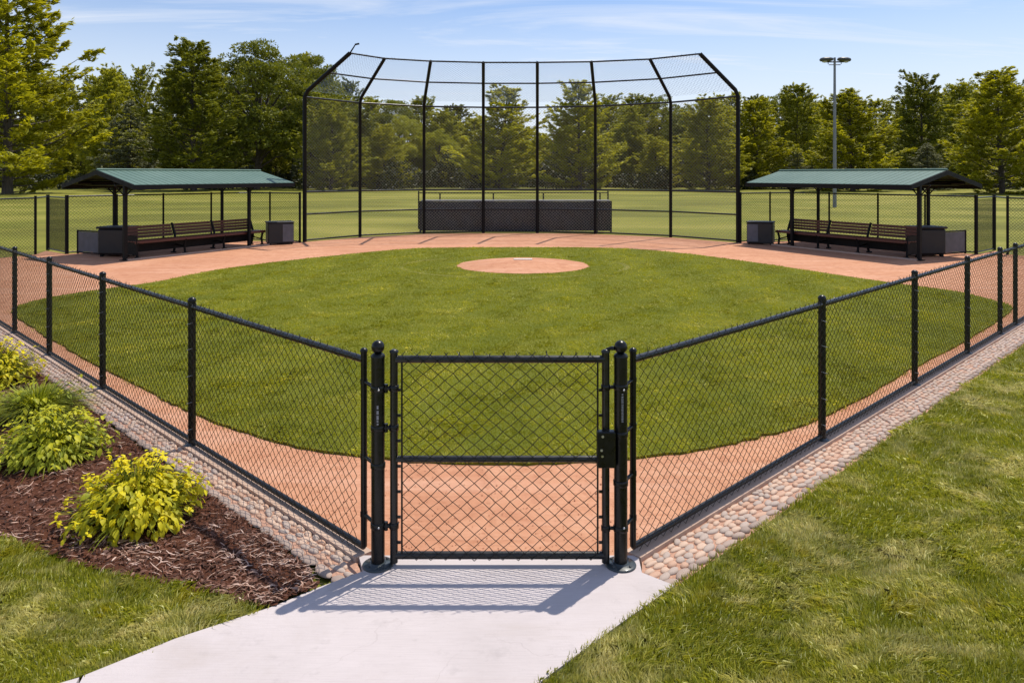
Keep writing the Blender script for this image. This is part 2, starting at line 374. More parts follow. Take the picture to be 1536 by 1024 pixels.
# ------------------------------------------------------------------ camera, world, sun
cam = bpy.data.cameras.new('camera'); camo = bpy.data.objects.new('camera', cam); link(camo)
camo.location = (0, 0, H0); camo.rotation_euler = (math.pi/2, 0, 0)
cam.sensor_width = 36; cam.lens = F/1536*36; cam.shift_y = -(512-HY)/1536; cam.clip_end = 3000; cam.clip_start = .05
scene.camera = camo
SUN = Vector((.38, .42, 1.17)).normalized(); EL = math.asin(SUN.z); AZ = math.atan2(SUN.x, SUN.y)
sl = bpy.data.lights.new('sun', 'SUN'); sl.energy = 4.9; sl.angle = math.radians(.5); sl.color = (1, .925, .80)
so = bpy.data.objects.new('sun', sl); link(so); so.rotation_euler = SUN.to_track_quat('Z', 'Y').to_euler(); so.location = (8, 9, 30)
w = bpy.data.worlds.new('World'); scene.world = w; w.use_nodes = True; nt = w.node_tree; nt.nodes.clear()
sky = nt.nodes.new('ShaderNodeTexSky'); sky.sky_type = 'NISHITA'; sky.sun_disc = False; sky.sun_elevation = EL; sky.sun_rotation = AZ
sky.air_density = 1.0; sky.dust_density = .6; sky.ozone_density = 2.5
tc = nt.nodes.new('ShaderNodeTexCoord'); sep = nt.nodes.new('ShaderNodeSeparateXYZ'); nt.links.new(tc.outputs['Generated'], sep.inputs[0])
zc = mathn(nt, 'ADD', mathn(nt, 'MAXIMUM', sep.outputs[2], 0.0), .12)
cv = nt.nodes.new('ShaderNodeCombineXYZ'); nt.links.new(mathn(nt, 'DIVIDE', sep.outputs[0], zc), cv.inputs[0]); nt.links.new(mathn(nt, 'DIVIDE', sep.outputs[1], zc), cv.inputs[1])
mp = nt.nodes.new('ShaderNodeMapping'); mp.inputs['Rotation'].default_value = (0, 0, .45); mp.inputs['Scale'].default_value = (.30, 1.1, 1); mp.inputs['Location'].default_value = (.6, .2, 0)
nt.links.new(cv.outputs[0], mp.inputs[0])
cl = ramp(nt, noise(nt, mp.outputs[0], 1.5, 8, .62, 1.3), .40, .68, 0, .75)
lowf = ramp(nt, sep.outputs[2], .03, .235, .95, 0)
ff = mathn(nt, 'MAXIMUM', cl, lowf)
skyc = mixc(nt, ff, mixc(nt, 1.0, sky.outputs[0], (.93, .985, 1.12), 'MULTIPLY'), (6.7, 7.05, 7.7))
bg = nt.nodes.new('ShaderNodeBackground'); nt.links.new(skyc, bg.inputs[0]); bg.inputs[1].default_value = .13
wo = nt.nodes.new('ShaderNodeOutputWorld'); nt.links.new(bg.outputs[0], wo.inputs[0])
scene.view_settings.view_transform = 'Standard'; scene.view_settings.look = 'None'; scene.view_settings.exposure = 0; scene.view_settings.gamma = 1
cy = scene.cycles; cy.max_bounces = 6; cy.diffuse_bounces = 3; cy.glossy_bounces = 2; cy.transmission_bounces = 4; cy.transparent_max_bounces = 8
cy.use_denoising = True; cy.caustics_reflective = False; cy.caustics_refractive = False

# ------------------------------------------------------------------ ground
FX = .27                                                            # the diamond's centre line
PL = (-.86, 4.42); PR = (.70, 4.42)                                 # where the fences meet the gate posts
LC = (-14.6, 18.2); RC = (15.1, 18.75)                              # far ends of the front fences
def mirror(p): return (2*FX-p[0], p[1])
def flat(name, poly, z, mat, label=None, kind='structure', thick=0.0):
    o = MB().prism(poly, z-thick, z).build(name, mat) if thick else None
    if o is None:
        b = MB(); b.add([(x, y, z) for x, y in poly], [tuple(range(len(poly)))]); o = b.build(name, mat)
    return tag(o, label, None, None, kind)
flat('ground', [(-900, -60), (900, -60), (900, 1600), (-900, 1600)], -.02, M['field'])
A = (12.95, 21.4); B = (9.3, 25.8); C = (7.3, 24.9)                 # dugout back fence, measured right of the centre line
def R_(p): return (FX+p[0], p[1])
def L_(p): return (FX-p[0], p[1])
bs_base = [G(457, 363), G(540, 355.5), G(636, 350.8), G(725, 349.6), G(806, 349.6), G(893, 351), G(1006, 356), G(1107, 364)]
bs_tip_px = [(525, 80), (577, 88), (646, 92), (725, 94), (806, 94), (887, 93), (975, 89), (1050, 81)]
ZT, ZK = 6.25, 4.98
bs_tip = [((px-CX)/F*((ZT-H0)*F/(HY-py)), (ZT-H0)*F/(HY-py)) for px, py in bs_tip_px]
clay_poly = [(-.9, 4.36), (.74, 4.36)]+[(RC[0], RC[1]), R_((13.8, 21.4)), R_((14.1, 22.3)), R_(A), R_((9.6, 25.7)), R_((7.3, 25.3))]+bs_base[::-1]+[L_((7.3, 25.3)), L_((9.6, 25.7)), L_(A), L_((14.1, 22.3)), L_((13.8, 21.4)), LC]
flat('clay_infield', clay_poly, .0, M['clay'])
gpx = [(768, 372), (670, 372.4), (600, 375), (450, 390), (330, 405), (235, 424), (120, 440), (50, 453), (17, 467), (30, 480), (79, 511), (157, 555), (239, 596), (294, 623), (400, 661), (548, 688),
       (745, 698), (915, 692), (1052, 676), (1131, 658), (1226, 632), (1368, 555), (1447, 513), (1495, 484), (1519, 463), (1500, 455), (1437, 439), (1326, 424), (1180, 402), (1060, 385), (960, 375), (880, 372.2)]
gin = catmull([G(*p) for p in gpx], 8)
_g = np.array(gin)
for _ in range(4): _g = (np.roll(_g, 1, 0)+_g*2+np.roll(_g, -1, 0))/4
gin = [tuple(q) for q in _g]
gin = [(x+random.gauss(0, .012), y+random.gauss(0, .012)) for x, y in gin]
MC = (FX, 18.55); MR = 1.62
flat('infield_turf', gin, .022, M['infield'], thick=.03)
# mound
mb = MB(); rings = []
nm = 64; prof = [(1.0, .028), (.93, .045), (.75, .085), (.5, .13), (.25, .155), (.02, .16)]
for r, z in prof:
    rings += [(MC[0]+MR*r*math.cos(2*math.pi*j/nm)*(1+.012*math.sin(5*j)), MC[1]+MR*.98*r*math.sin(2*math.pi*j/nm)*(1+.012*math.sin(5*j)), z) for j in range(nm)]
fs = [(i*nm+j, i*nm+(j+1) % nm, (i+1)*nm+(j+1) % nm, (i+1)*nm+j) for i in range(len(prof)-1) for j in range(nm)]+[tuple(range((len(prof)-1)*nm, len(prof)*nm))]
mb.add(rings, fs, True); tag(mb.build('pitching_mound', M['clay']), 'low round clay pitching mound in the middle of the infield grass', None, None, 'structure')
M['rubber'] = simple('chalky_white_rubber', (.72, .68, .64), None, 30, .7)
mb = MB().box((FX, 18.6, .166), (.46, .13, .03), bev=.008); tag(mb.build('pitching_plate', M['rubber'], origin=(FX, 18.6, .155)), 'small white rubber slab set on top of the clay mound', 'pitching plate')

# concrete walk in front of the gate
slab = [(.74, 4.41), (.73, 4.22), G(1012, 885), G(930, 943), G(820, 1024), (-.25, 2.85), (-1.3, 1.75), (-3.2, 1.2), (-2.62, 2.62), (-1.91, 3.33), G(129, 1017), G(262, 966), G(412, 916), G(478, 888), (-.84, 4.235), (-.9, 4.41)]
joint = [(-1.905, 3.345), (-1.2, 2.2)]
main = [(.74, 4.41), (.73, 4.22), G(1012, 885), G(930, 943), G(820, 1024), (-.25, 2.85), (-1.3, 1.75), (-1.62, 2.05), (-1.912, 3.352), G(262, 966), G(412, 916), G(478, 888), (-.84, 4.235), (-.9, 4.41)]
flat('concrete_path', main, .028, M['concrete'], thick=.08)
sec = [(-1.32, 1.75), (-1.634, 2.05), (-1.926, 3.343), (-2.05, 3.27), (-2.6, 2.8), (-3.4, 1.9), (-3.0, 1.2)]
flat('concrete_path', sec, .026, M['concrete'], thick=.08)

# curbs under the fences, cobble beds, mulch, lawns
def strip(p, q, t0, t1):                                            # t measured outwards (towards the camera side)
    d = np.array(q)-np.array(p); d /= np.linalg.norm(d); n = np.array([d[1], -d[0]])
    if n[1] > 0: n = -n
    p, q = np.array(p), np.array(q)
    return [tuple(p+n*t0), tuple(q+n*t0), tuple(q+n*t1), tuple(p+n*t1)], d, n
poly, dL, nL = strip(PL, LC, -.045, .07); flat('concrete_kerb', poly, .035, M['curb'], thick=.08)
poly, dR, nR = strip(PR, RC, -.045, .07); flat('concrete_kerb', poly, .035, M['curb'], thick=.08)
poly, _, _ = strip(PL, LC, .08, .40)
bedL = [(-.84, 4.235), G(510, 874)]+[tuple(np.array(LC)+nL*.40), tuple(np.array(LC)+nL*.08)]+[(-.90, 4.36)]
flat('stone_bedding', bedL, .006, M['bed'])
bedR = [(.73, 4.22), G(1012, 885)]+[tuple(np.array(RC)+nR*.40), tuple(np.array(RC)+nR*.08)]+[(.76, 4.40)]
flat('stone_bedding', bedR[::-1], .006, M['bed'])
muA = tuple(np.array(LC)+nL*.305); muB = tuple(np.array(PL)+nL*.305+dL*.12)
mulch = [(muB[0]+.04, muB[1]-.06), G(478, 889), G(405, 917), G(350, 908), G(262, 884), G(190, 869), G(131, 857), G(60, 833), G(0, 809), (-3.7, 4.85), (-4.6, 5.3), (-6.2, 6.3), (-8.6, 8.2), (-11.5, 11.2), (-14.0, 15.0), muA, muB]
# mulch surface as a bumpy grid
def grid_in(poly, step, zf, name, mat):
    P = np.array(poly); x0, y0 = P.min(0); x1, y1 = P.max(0)
    xs = np.arange(x0, x1+step, step); ys = np.arange(y0, y1+step, step); X, Y = np.meshgrid(xs, ys)
    Z = zf(X, Y); n = len(xs); idx = np.arange(X.size).reshape(X.shape)
    ok = inside(poly, X+step/2, Y+step/2)[:-1, :-1]
    f = np.stack([idx[:-1, :-1], idx[:-1, 1:], idx[1:, 1:], idx[1:, :-1]], -1)[ok]
    return np_obj(name, np.stack([X, Y, Z], -1).reshape(-1, 3), f, mat, smooth=True)
def bumps(X, Y, seed, amp, waves):
    r = np.random.default_rng(seed); Z = 0
    for k in range(14):
        a = r.uniform(0, 6.28); fq = waves*(1+k*.35); Z = Z+np.sin((X*math.cos(a)+Y*math.sin(a))*fq+r.uniform(0, 6.28))*amp/(1+k*.35)
    return Z
mulchz = lambda X, Y: .022+bumps(X, Y, 3, .008, 6)
mo = grid_in(mulch, .04, mulchz, 'mulch_bed', M['mulch']); tag(mo, None, None, None, 'structure')
lawnL = [G(405, 917), G(350, 908), G(262, 884), G(190, 869), G(131, 857), G(60, 833), G(0, 809), (-3.7, 4.85), (-4.6, 5.3), (-6.2, 6.3), (-8.6, 8.2), (-11.5, 11.2), (-14.0, 15.0), muA, (-20, 19), (-20, 0), (-3.4, 1.2), (-3.4, 1.9), (-2.6, 2.8), (-2.05, 3.28), G(129, 1016), G(262, 965)]
flat('lawn', lawnL, .016, M['soil'])
rT = tuple(np.array(RC)+nR*.40)
lawnR = [G(1012, 885), rT, (24, 22), (24, 0), (-.9, 0), (-1.3, 1.75), (-.25, 2.85), G(820, 1024), G(930, 943)]
flat('lawn', lawnR[::-1], .016, M['soil'])

# ------------------------------------------------------------------ grass blades
def patchy(X, Y, seed, waves):
    return bumps(X, Y, seed, 1.0, waves)/2.2
def grass(name, poly, dens0, d0, power, hgt, wid, mat, dmax, base=.016, seed=1, lean=.5, avoid=None, edge=.014):
    rng = np.random.default_rng(seed); P = np.array(poly); Ys = np.arange(max(P[:, 1].min(), 2.0), min(P[:, 1].max(), dmax), .25); out = []
    for y in Ys:
        dens = dens0*(d0/max(y, d0))**power; half = .72*(y+.25)+.35; x0, x1 = max(P[:, 0].min(), -half), min(P[:, 0].max(), half)
        if x1 <= x0: continue
        n = int((x1-x0)*.25*dens); X = rng.uniform(x0, x1, n); Y = rng.uniform(y, y+.25, n); k = inside(poly, X+rng.normal(0, edge, n), Y+rng.normal(0, edge, n))
        out.append(np.stack([X[k], Y[k]], -1))
    Q = np.concatenate(out)
    if avoid is not None: Q = Q[~avoid(Q[:, 0], Q[:, 1])]
    n = len(Q); d = Q[:, 1]; a = rng.uniform(0, 2*np.pi, n)
    pt = patchy(Q[:, 0], Q[:, 1], seed+5, 5.0)
    comb = patchy(Q[:, 0], Q[:, 1], seed+9, 3.0)*3.0
    la = a*.45+comb; ln = rng.uniform(.05, lean, n)*(1+.5*np.clip(pt, -1, 1))
    sc = np.maximum(1, (d/d0)**.62)
    h = hgt*rng.uniform(.55, 1.25, n)*(1+.28*np.clip(pt, -1.2, 1.2))*(1+.15*(sc-1)); wd = wid*rng.uniform(.7, 1.3, n)*sc
    T = np.stack([np.cos(a), np.sin(a), np.zeros(n)], -1); D = np.stack([np.cos(la), np.sin(la), np.zeros(n)], -1)
    b = np.stack([Q[:, 0], Q[:, 1], np.full(n, base)], -1)
    p0 = b-T*wd[:, None]/2; p1 = b+T*wd[:, None]/2
    mid = b+D*(ln*h*.35)[:, None]; mid[:, 2] += h*.6
    p2 = mid+T*wd[:, None]*.42; p3 = mid-T*wd[:, None]*.42
    tip = b+D*(ln*h*1.15)[:, None]; tip[:, 2] += h*np.clip(1.05-ln*.35, .5, 1)
    V = np.stack([p0, p1, p2, tip, p3], 1).reshape(-1, 3); i = np.arange(n)[:, None]*5
    f = i+np.array([[0, 1, 2, 3, 4]])
    sh = np.clip(rng.uniform(0, 1, n), 0, 1)
    o = np_obj(name, V, f, mat, shade=sh); return tag(o, None, None, None, 'stuff')
grass('grass', lawnL, 17000, 3.4, 1.5, .036, .0044, M['lawn_blade'], 17, seed=11, lean=1.2)
grass('grass', lawnR, 17000, 3.4, 1.5, .036, .0044, M['lawn_blade'], 20, seed=12, lean=1.2)
grass('grass', gin, 7500, 5.8, 1.55, .024, .0050, M['infield_blade'], 24, base=.018, seed=13, lean=1.3, edge=.035, avoid=lambda X, Y: (X-MC[0])**2+(Y-MC[1])**2 < (MR*.985)**2)

# mulch chips and shredded bark
def chips(name, n, poly, mat, lx, wx, seed, curve, zf, edge=None):
    rng = np.random.default_rng(seed); P = np.array(poly); Q = np.zeros((0, 2))
    while len(Q) < n:
        Y = rng.uniform(0, 1, n*3)**2.2*9+3.7; X = rng.uniform(-9, -.8, n*3); k = inside(poly, X, Y)
        if edge is not None: k &= rng.uniform(0, 1, n*3) < edge(X, Y)
        Q = np.concatenate([Q, np.stack([X[k], Y[k]], -1)])
    Q = Q[:n]; l = rng.uniform(*lx, n)*(Q[:, 1]/4.5)**.4; wd = rng.uniform(*wx, n); a = rng.uniform(0, 2*np.pi, n) if edge is None else rng.normal(.15, .6, n)+np.pi*rng.integers(0, 2, n)
    T = np.stack([np.cos(a), np.sin(a), rng.normal(0, .22, n)], -1); W = np.stack([-np.sin(a), np.cos(a), rng.normal(0, .5, n)], -1)
    z = zf(Q[:, 0], Q[:, 1])+.006+rng.uniform(0, .008, n); b = np.stack([Q[:, 0], Q[:, 1], z], -1); cvv = rng.normal(0, curve, n)
    rows = []
    for s in (-.5, -.2, .15, .5):
        c = b+T*(l*s)[:, None]+W*(cvv*l*(s*s*4-.5))[:, None]; c[:, 2] += .004*(1-4*s*s); ww = wd*(1-.7*abs(s*2)**2)
        rows += [c-W*ww[:, None]/2, c+W*ww[:, None]/2]
    V = np.stack(rows, 1).reshape(-1, 3); i = np.arange(n)[:, None]*8
    f = np.concatenate([i+np.array([[0, 1, 3, 2]]), i+np.array([[2, 3, 5, 4]]), i+np.array([[4, 5, 7, 6]])])
    sh = rng.uniform(0, 1, n)
    return tag(np_obj(name, V, f, mat, shade=np.concatenate([sh]*3)), None, None, None, 'stuff')
chips('mulch', 16000, mulch, M['chip'], (.012, .05), (.004, .014), 21, .06, mulchz)
near_edge = lambda X, Y: np.clip(.10+.9*np.exp(-np.abs(Y-(4.66-.35*(X+3.17)/1.9))*14)+.5*np.exp(-np.abs(Y-4.05)*5)*(X > -1.6), 0, 1)
clus = lambda X, Y: np.clip(near_edge(X, Y)*.6+(.55*(patchy(X, Y, 44, 9) > .55)), 0, 1)
chips('shredded_bark', 2300, mulch, M['straw'], (.035, .10), (.0035, .0075), 22, .16, mulchz, clus)

# loose grit and crumbs on the clay
rng = np.random.default_rng(50); n = 7000; Y = rng.uniform(4.5, 11, n); X = rng.uniform(-1, 1, n)*Y*.72; k = (X+Y > 3.75) & (Y-X > 3.85) & ~inside(gin, X, Y); X, Y = X[k], Y[k]; n = len(X)
r_ = rng.uniform(.002, .0045, n)*(1+.6*(rng.random(n) > .95)); V = np.stack([np.stack([X+r_*math.cos(a)*rng.uniform(.7, 1.2, n), Y+r_*math.sin(a)*rng.uniform(.7, 1.2, n), np.full(n, z)+r_*(z > .002)*.8], -1) for z in (.0, .003) for a in (.3, 1.9, 3.5, 5.1)], 1).reshape(-1, 3)
i = np.arange(n)[:, None]*8; f = np.concatenate([i+np.array([[4, 5, 6, 7]])]+[i+np.array([[j, (j+1) % 4, 4+(j+1) % 4, 4+j]]) for j in range(4)])
M['crumb'] = simple('clay_crumbs', (.52, .25, .155), (.42, .19, .115), 60, .95, spec=.1)
tag(np_obj('clay_crumbs', V, f, M['crumb']), None, None, None, 'stuff')

# ------------------------------------------------------------------ cobbles
def pebble_mesh(name, mat, seed):
    r = random.Random(seed); mb = MB(); V = []; n = 10; prof = [(1.0, .0), (1.0, .25), (.90, .62), (.62, .90), (.28, 1.0)]
    ph = [r.uniform(0, 6.28) for _ in range(3)]
    for rr, z in prof:
        for j in range(n):
            a = 2*math.pi*j/n; k = 1+.08*math.sin(2*a+ph[0])+.06*math.sin(3*a+ph[1])
            V.append((rr*k*math.cos(a), rr*k*math.sin(a), z+.04*math.sin(a+ph[2])*(z > .3)))
    f = [(i*n+j, i*n+(j+1) % n, (i+1)*n+(j+1) % n, (i+1)*n+j) for i in range(4) for j in range(n)]+[tuple(range(4*n, 5*n))]
    return V, f
pv = [pebble_mesh('p', None, i) for i in range(5)]
stones = []                                                         # x, y, half length, half width, height, angle, kind, side
def lay(P0, d, n, length, side, cut):
    ang = math.atan2(d[1], d[0]); rr = random.Random(5 if side else 6)
    rows = [(.105, .036, .022, 't'), (.150, .038, .024, 't'), (.198, .040, .025, 't'), (.250, .043, .027, 't'), (.303, .046, .028, 't'), (.362, .052, .034, 'g')]
    if not side: rows = [(.115, .042, .029, 't'), (.175, .046, .031, 't'), (.240, .049, .033, 't'), (.335, .062, .046, 'g')]
    for t, hl, hw, k in rows:
        s = -.3+rr.uniform(0, .05); ks = .88 if side else .76; t, hw = t*ks, hw*ks
        while s < length:
            l = hl*rr.uniform(.72, 1.40); s += l*1.03
            x = P0[0]+d[0]*s+n[0]*(t+rr.gauss(0, .007)); y = P0[1]+d[1]*s+n[1]*(t+rr.gauss(0, .007))
            if cut(x, y): stones.append((x, y, l, hw*rr.uniform(.96, 1.14), rr.uniform(.013, .021)*(1.25 if k == 'g' else 1), ang+rr.gauss(0, .16), k, side))
            s += l*1.03
lay(PL, dL, nL, 14.2, 0, lambda x, y: y < 4.235+.0 and (x < -.875-(4.235-y)*.9) or (y >= 4.235 and x < -.90))
lay(PR, dR, nR, 15.0, 1, lambda x, y: x-.765 > (4.22-y)*1.19 if y < 4.22 else x > .775)
stones.sort(key=lambda s: s[0]**2+s[1]**2)
tri_mesh = {}
def stone_me(kind, i):
    key = (kind, i)
    if key not in tri_mesh:
        V, f = pv[i]; me = bpy.data.meshes.new('cobble'); me.from_pydata(V, [], f); me.polygons.foreach_set('use_smooth', [True]*len(f))
        me.materials.append(M[{'t': ('st1', 'st2', 'st3', 'st1', 'st3'), 'g': ('sg1', 'sg2', 'sg1', 'sg2', 'sg1')}[kind][i]]); tri_mesh[key] = me
    return tri_mesh[key]
SL = {('t', 0): 'small smooth tan stone in the inner rows of the cobble strip beside the planting bed', ('g', 0): 'larger grey stone in the edging row between the cobble strip and the brown mulch',
      ('t', 1): 'small smooth tan stone in the inner rows of the cobble strip beside the right lawn', ('g', 1): 'larger grey stone in the edging row between the cobble strip and the right lawn'}
SG = {0: 'cobbles along the left fence', 1: 'cobbles along the right fence'}
for q, (x, y, l, wd, h, a, k, sd) in enumerate(stones[:299]):
    o = bpy.data.objects.new('cobble', stone_me(k, random.randrange(5))); o.location = (x, y, .004); o.scale = (l, wd, h); o.rotation_euler.z = a; link(o)
    tag(o, SL[(k, sd)], 'cobble', SG[sd]+(' outer row' if k == 'g' else ' inner rows'))
for kind, mt in (('t', 'stone_tan'), ('g', 'stone_grey')):
    VV = []; FF = []; SH = []; b = 0
    for (x, y, l, wd, h, a, k, sd) in stones[299:]:
        if k != kind: continue
        V, f = pv[random.randrange(5)]; V = np.array(V)*np.array([l, wd, h]); ca, sa = math.cos(a), math.sin(a)
        V = np.stack([V[:, 0]*ca-V[:, 1]*sa+x, V[:, 0]*sa+V[:, 1]*ca+y, V[:, 2]+.004], -1); VV.append(V)
        q = [ff for ff in f if len(ff) == 4]; t = f[-1]; q += [(t[0], t[1], t[2], t[3]), (t[0], t[3], t[4], t[5]), (t[0], t[5], t[6], t[7]), (t[0], t[7], t[8], t[9])]
        FF.append(np.array(q)+b); b += len(V); SH += [random.random()]*len(q)
    tag(np_obj('cobbles', np.concatenate(VV), np.concatenate(FF), M[mt], shade=SH, smooth=True), None, None, None, 'stuff')
exec_after = True

# ------------------------------------------------------------------ front fences
ZR = 1.17                                                           # top rail height
def bracket(mb, c, r, z, d=None):
    mb.lathe((c[0], c[1], z-.016), [(r+.004, 0), (r+.008, .004), (r+.008, .028), (r+.004, .032)], 14)
def front_fence(side, P, Q, posts, label):
    P = np.array(P); d = np.array(Q)-P; L = np.linalg.norm(d); d = d/L; n = np.array([d[1], -d[0]]); n = n if n[1] < 0 else -n
    T = thing('chain_link_fence', (float(P[0]), float(P[1]), 0), label, 'fence')
    at = lambda s, o=0.0, z=0.0: (P[0]+d[0]*s+n[0]*o, P[1]+d[1]*s+n[1]*o, z)
    # end pipe next to the gate post
    m = MB().tube([at(.02, 0, .07), at(.02, 0, ZR+.05)], .019, 12); m.lathe(at(.02, 0, ZR+.045), [(.022, 0), (.023, .012), (.014, .022), (.003, .026)], 12); m.build('end_pipe', M['black'], T)
    pts = [at(.02+(L-.02)*i/40, 0, ZR) for i in range(41)]
    m = MB().tube(pts, .0215, 12)
    for s in posts:
        m.tube([at(s-.075, 0, ZR), at(s-.03, 0, ZR)], .0245, 12); m.tube([at(s+.03, 0, ZR), at(s+.075, 0, ZR)], .0245, 12)
    m.build('top_rail', M['rail'], T)
    m = MB().tube([at(.02, 0, .068), at(L, 0, .068)], .0185, 10); m.build('bottom_rail', M['rail'], T)
    for s in posts:
        c = at(s); m = MB().tube([at(s, 0, .03), at(s, 0, ZR+.05)], .031, 14)
        m.lathe(at(s, 0, ZR+.045), [(.033, 0), (.034, .012), (.026, .026), (.012, .033), (.003, .035)], 14)
        m.build('fence_post', M['black'], T)
        m = MB().lathe(at(s, 0, .03), [(.062, 0), (.062, .006), (.045, .012), (.036, .022)], 16); m.build('post_foot', M['plate'], T)
        if s < 9:
            for z in (.16, .38, .6, .82, 1.03): MB().tube([at(s-.034, .008, z+.012), at(s-.01, .040, z), at(s+.012, .040, z-.006), at(s+.034, .008, z-.014)], .0022, 5).build('wire_tie', M['steel'], T)
    s = .3
    while s < 11:
        MB().tube([at(s, -.012, ZR-.03), at(s+.004, .022, ZR-.012), at(s+.008, .018, ZR+.016), at(s+.012, -.01, ZR+.024)], .0022, 5).build('rail_tie', M['wire'], T); s += .33
    off = (n[0]*.030, n[1]*.030, 0)
    wiremesh('wire_mesh', at(.045, 0, .045), at(L, 0, .045), at(.045, 0, ZR+.03), at(L, 0, ZR+.03), .083, .073, .0022, M['wire'], T, 4, .024, off=off)
    return T
def along(P, Q, pxs):
    """distances along P-Q of the posts seen at photograph columns pxs"""
    out = []
    for px in pxs:
        k = (px-CX)/F; dx, dy = Q[0]-P[0], Q[1]-P[1]; t = (k*P[1]-P[0])/(dx-k*dy); out.append(t*math.hypot(dx, dy))
    return out
sL = along(PL, LC, [288, 154, 74, 22]); sL += [sL[-1]+2.2*i for i in range(1, 6) if sL[-1]+2.2*i < 19.3]
sR = along(PR, RC, [1233, 1372, 1451, 1500, 1523]); sR += [sR[-1]+2.0*i for i in range(1, 7) if sR[-1]+2.0*i < 20]
front_fence(0, PL, LC, sL, 'low black chain link fence running back beside the mulch bed and shrubs')
front_fence(1, PR, RC, sR, 'low black chain link fence running back beside the right lawn')

# ------------------------------------------------------------------ gate posts and gate
GY = 4.30
def gate_post(x, label, s, marks):
    T = thing('gate_post', (x, GY, .028), label, 'gate post', 'gate posts')
    m = MB().tube([(x, GY, .03), (x, GY, 1.225)], .0385, 24); m.lathe((x, GY, 1.215), [(.041, 0), (.042, .008), (.034, .02), (.018, .028)], 20); m.build('post_pipe', M['black'], T)
    m = MB(); pr = [(.038*math.sin(a), -.038*math.cos(a)) for a in [math.pi*i/12 for i in range(1, 12)]]; m.lathe((x, GY, 1.275), pr, 20); m.build('ball_cap', M['black'], T)
    m = MB().lathe((x, GY, .028), [(.088, 0), (.089, .006), (.083, .011), (.050, .013), (.044, .022)], 32)
    for k in range(4): m.lathe((x+.066*math.cos(.8+k*1.571), GY+.066*math.sin(.8+k*1.571), .039), [(.008, 0), (.008, .007), (.003, .009)], 6)
    m.build('base_plate', M['plate'], T)
    ex, ey = (PL[0]+dL[0]*.02, PL[1]+dL[1]*.02) if s < 0 else (PR[0]+dR[0]*.02, PR[1]+dR[1]*.02)
    for z in ((1.04, .60, .26) if s < 0 else (1.05, .78, .50, .24)):
        m = MB().lathe((x, GY, z-.016), [(.0405, 0), (.043, .003), (.043, .029), (.0405, .032)], 20); m.tube([(x+s*.03, GY+.03, z), (ex, ey, z)], .011, 8); m.lathe((ex, ey, z-.014), [(.022, 0), (.022, .028)], 12); m.build('clamp', M['black'], T)
    m = MB()
    for z in (1.04, .26): MB().lathe((x+.012, GY-.046, z), [(.002, -.006), (.006, -.004), (.006, .004), (.002, .006)], 8).build('bolt', M['steel'], T)
    m = MB()
    for z0, z1, wd in marks:                                        # worn, unreadable vertical print on the post
        a0 = -math.pi/2+.12; V = []; nseg = 4
        for i in range(nseg+1):
            a = a0+(i/nseg-.5)*wd/.039
            V += [(x+.0392*math.cos(a), GY+.0392*math.sin(a), z0), (x+.0392*math.cos(a), GY+.0392*math.sin(a), z1)]
        m.add(V, [(2*i, 2*i+2, 2*i+3, 2*i+1) for i in range(nseg)])
    m.build('worn_lettering', M['decal'], T)
    return T
XL, XR = -.767, .622
mk = [(1.020, 1.028, .010), (1.004, 1.014, .012), (.992, .999, .013), (.980, .988, .012), (.972, .976, .014)]+[(.966-.0085*i-.0060, .966-.0085*i, .011 if i % 3 else .013) for i in range(12)]
gate_post(XL, 'round black steel gate post with ball cap on the hinge side of the gate', -1, [(.93, .95, .010), (.90, .922, .012), (.87, .894, .012), (.855, .866, .010), (.84, .850, .010)])
gate_post(XR, 'round black steel gate post with ball cap on the latch side of the gate', 1, [(a-.01, b-.01, c) for a, b, c in mk])
gl, gr = -.6755, .536
T = thing('gate', (gl, GY, .04), 'closed black chain link pedestrian gate with latch box and mid rail', 'gate')
m = MB()
for x in (gl, gr): m.tube([(x, GY, .045), (x, GY, 1.245)], .0225, 16)
m.tube([(gl, GY, 1.205), (gr, GY, 1.205)], .0215, 14); m.tube([(gl, GY, .085), (gr, GY, .085)], .0215, 14)
for x in (gl, gr): m.lathe((x, GY, 1.243), [(.025, 0), (.026, .01), (.012, .018)], 14)
m.build('gate_frame', M['rail'], T)
MB().tube([(gl, GY, .635), (gr, GY, .635)], .0185, 14).build('mid_rail', M['rail'], T)
for x in (gl+.047, gr-.047):
    m = MB().tube([(x, GY-.012, .09), (x, GY-.012, 1.19)], .0055, 6)
    for z in np.arange(.16, 1.15, .145): m.box((x+(.03 if x > 0 else -.03), GY-.004, z), (.045, .006, .016))
    m.build('tension_bar', M['black'], T)
wiremesh('wire_mesh', (gl+.047, GY-.026, .07), (gr-.047, GY-.026, .07), (gl+.047, GY-.026, 1.235), (gr-.047, GY-.026, 1.235), .083, .073, .0025, M['wire'], T, 4, .018, jit=.05)
for z in (1.04, .815, .255):
    m = MB().lathe((gl, GY, z-.018), [(.024, 0), (.028, .003), (.028, .033), (.024, .036)], 16)
    m.tube([(gl, GY-.004, z), (XL+.02, GY-.004, z)], .0125, 10); m.lathe((XL, GY, z-.014), [(.040, 0), (.0425, .003), (.0425, .025), (.040, .028)], 20); m.lathe((gl-.044, GY-.006, z-.024), [(.011, 0), (.011, .048)], 10)
    m.build('hinge', M['black'], T)
for z in (1.045, .24):
    m = MB().lathe((gr, GY, z-.016), [(.024, 0), (.027, .003), (.027, .029), (.024, .032)], 16); m.tube([(gr, GY, z), (XR-.042, GY, z)], .011, 8); m.build('stop_bracket', M['black'], T)
m = MB().tube([(gr+.002, GY, 1.24), (gr+.012, GY, 1.262), (gr+.035, GY, 1.268)], .011, 8); m.lathe((gr+.04, GY, 1.258), [(.014, 0), (.016, .01), (.008, .02)], 10); m.build('hook', M['black'], T)
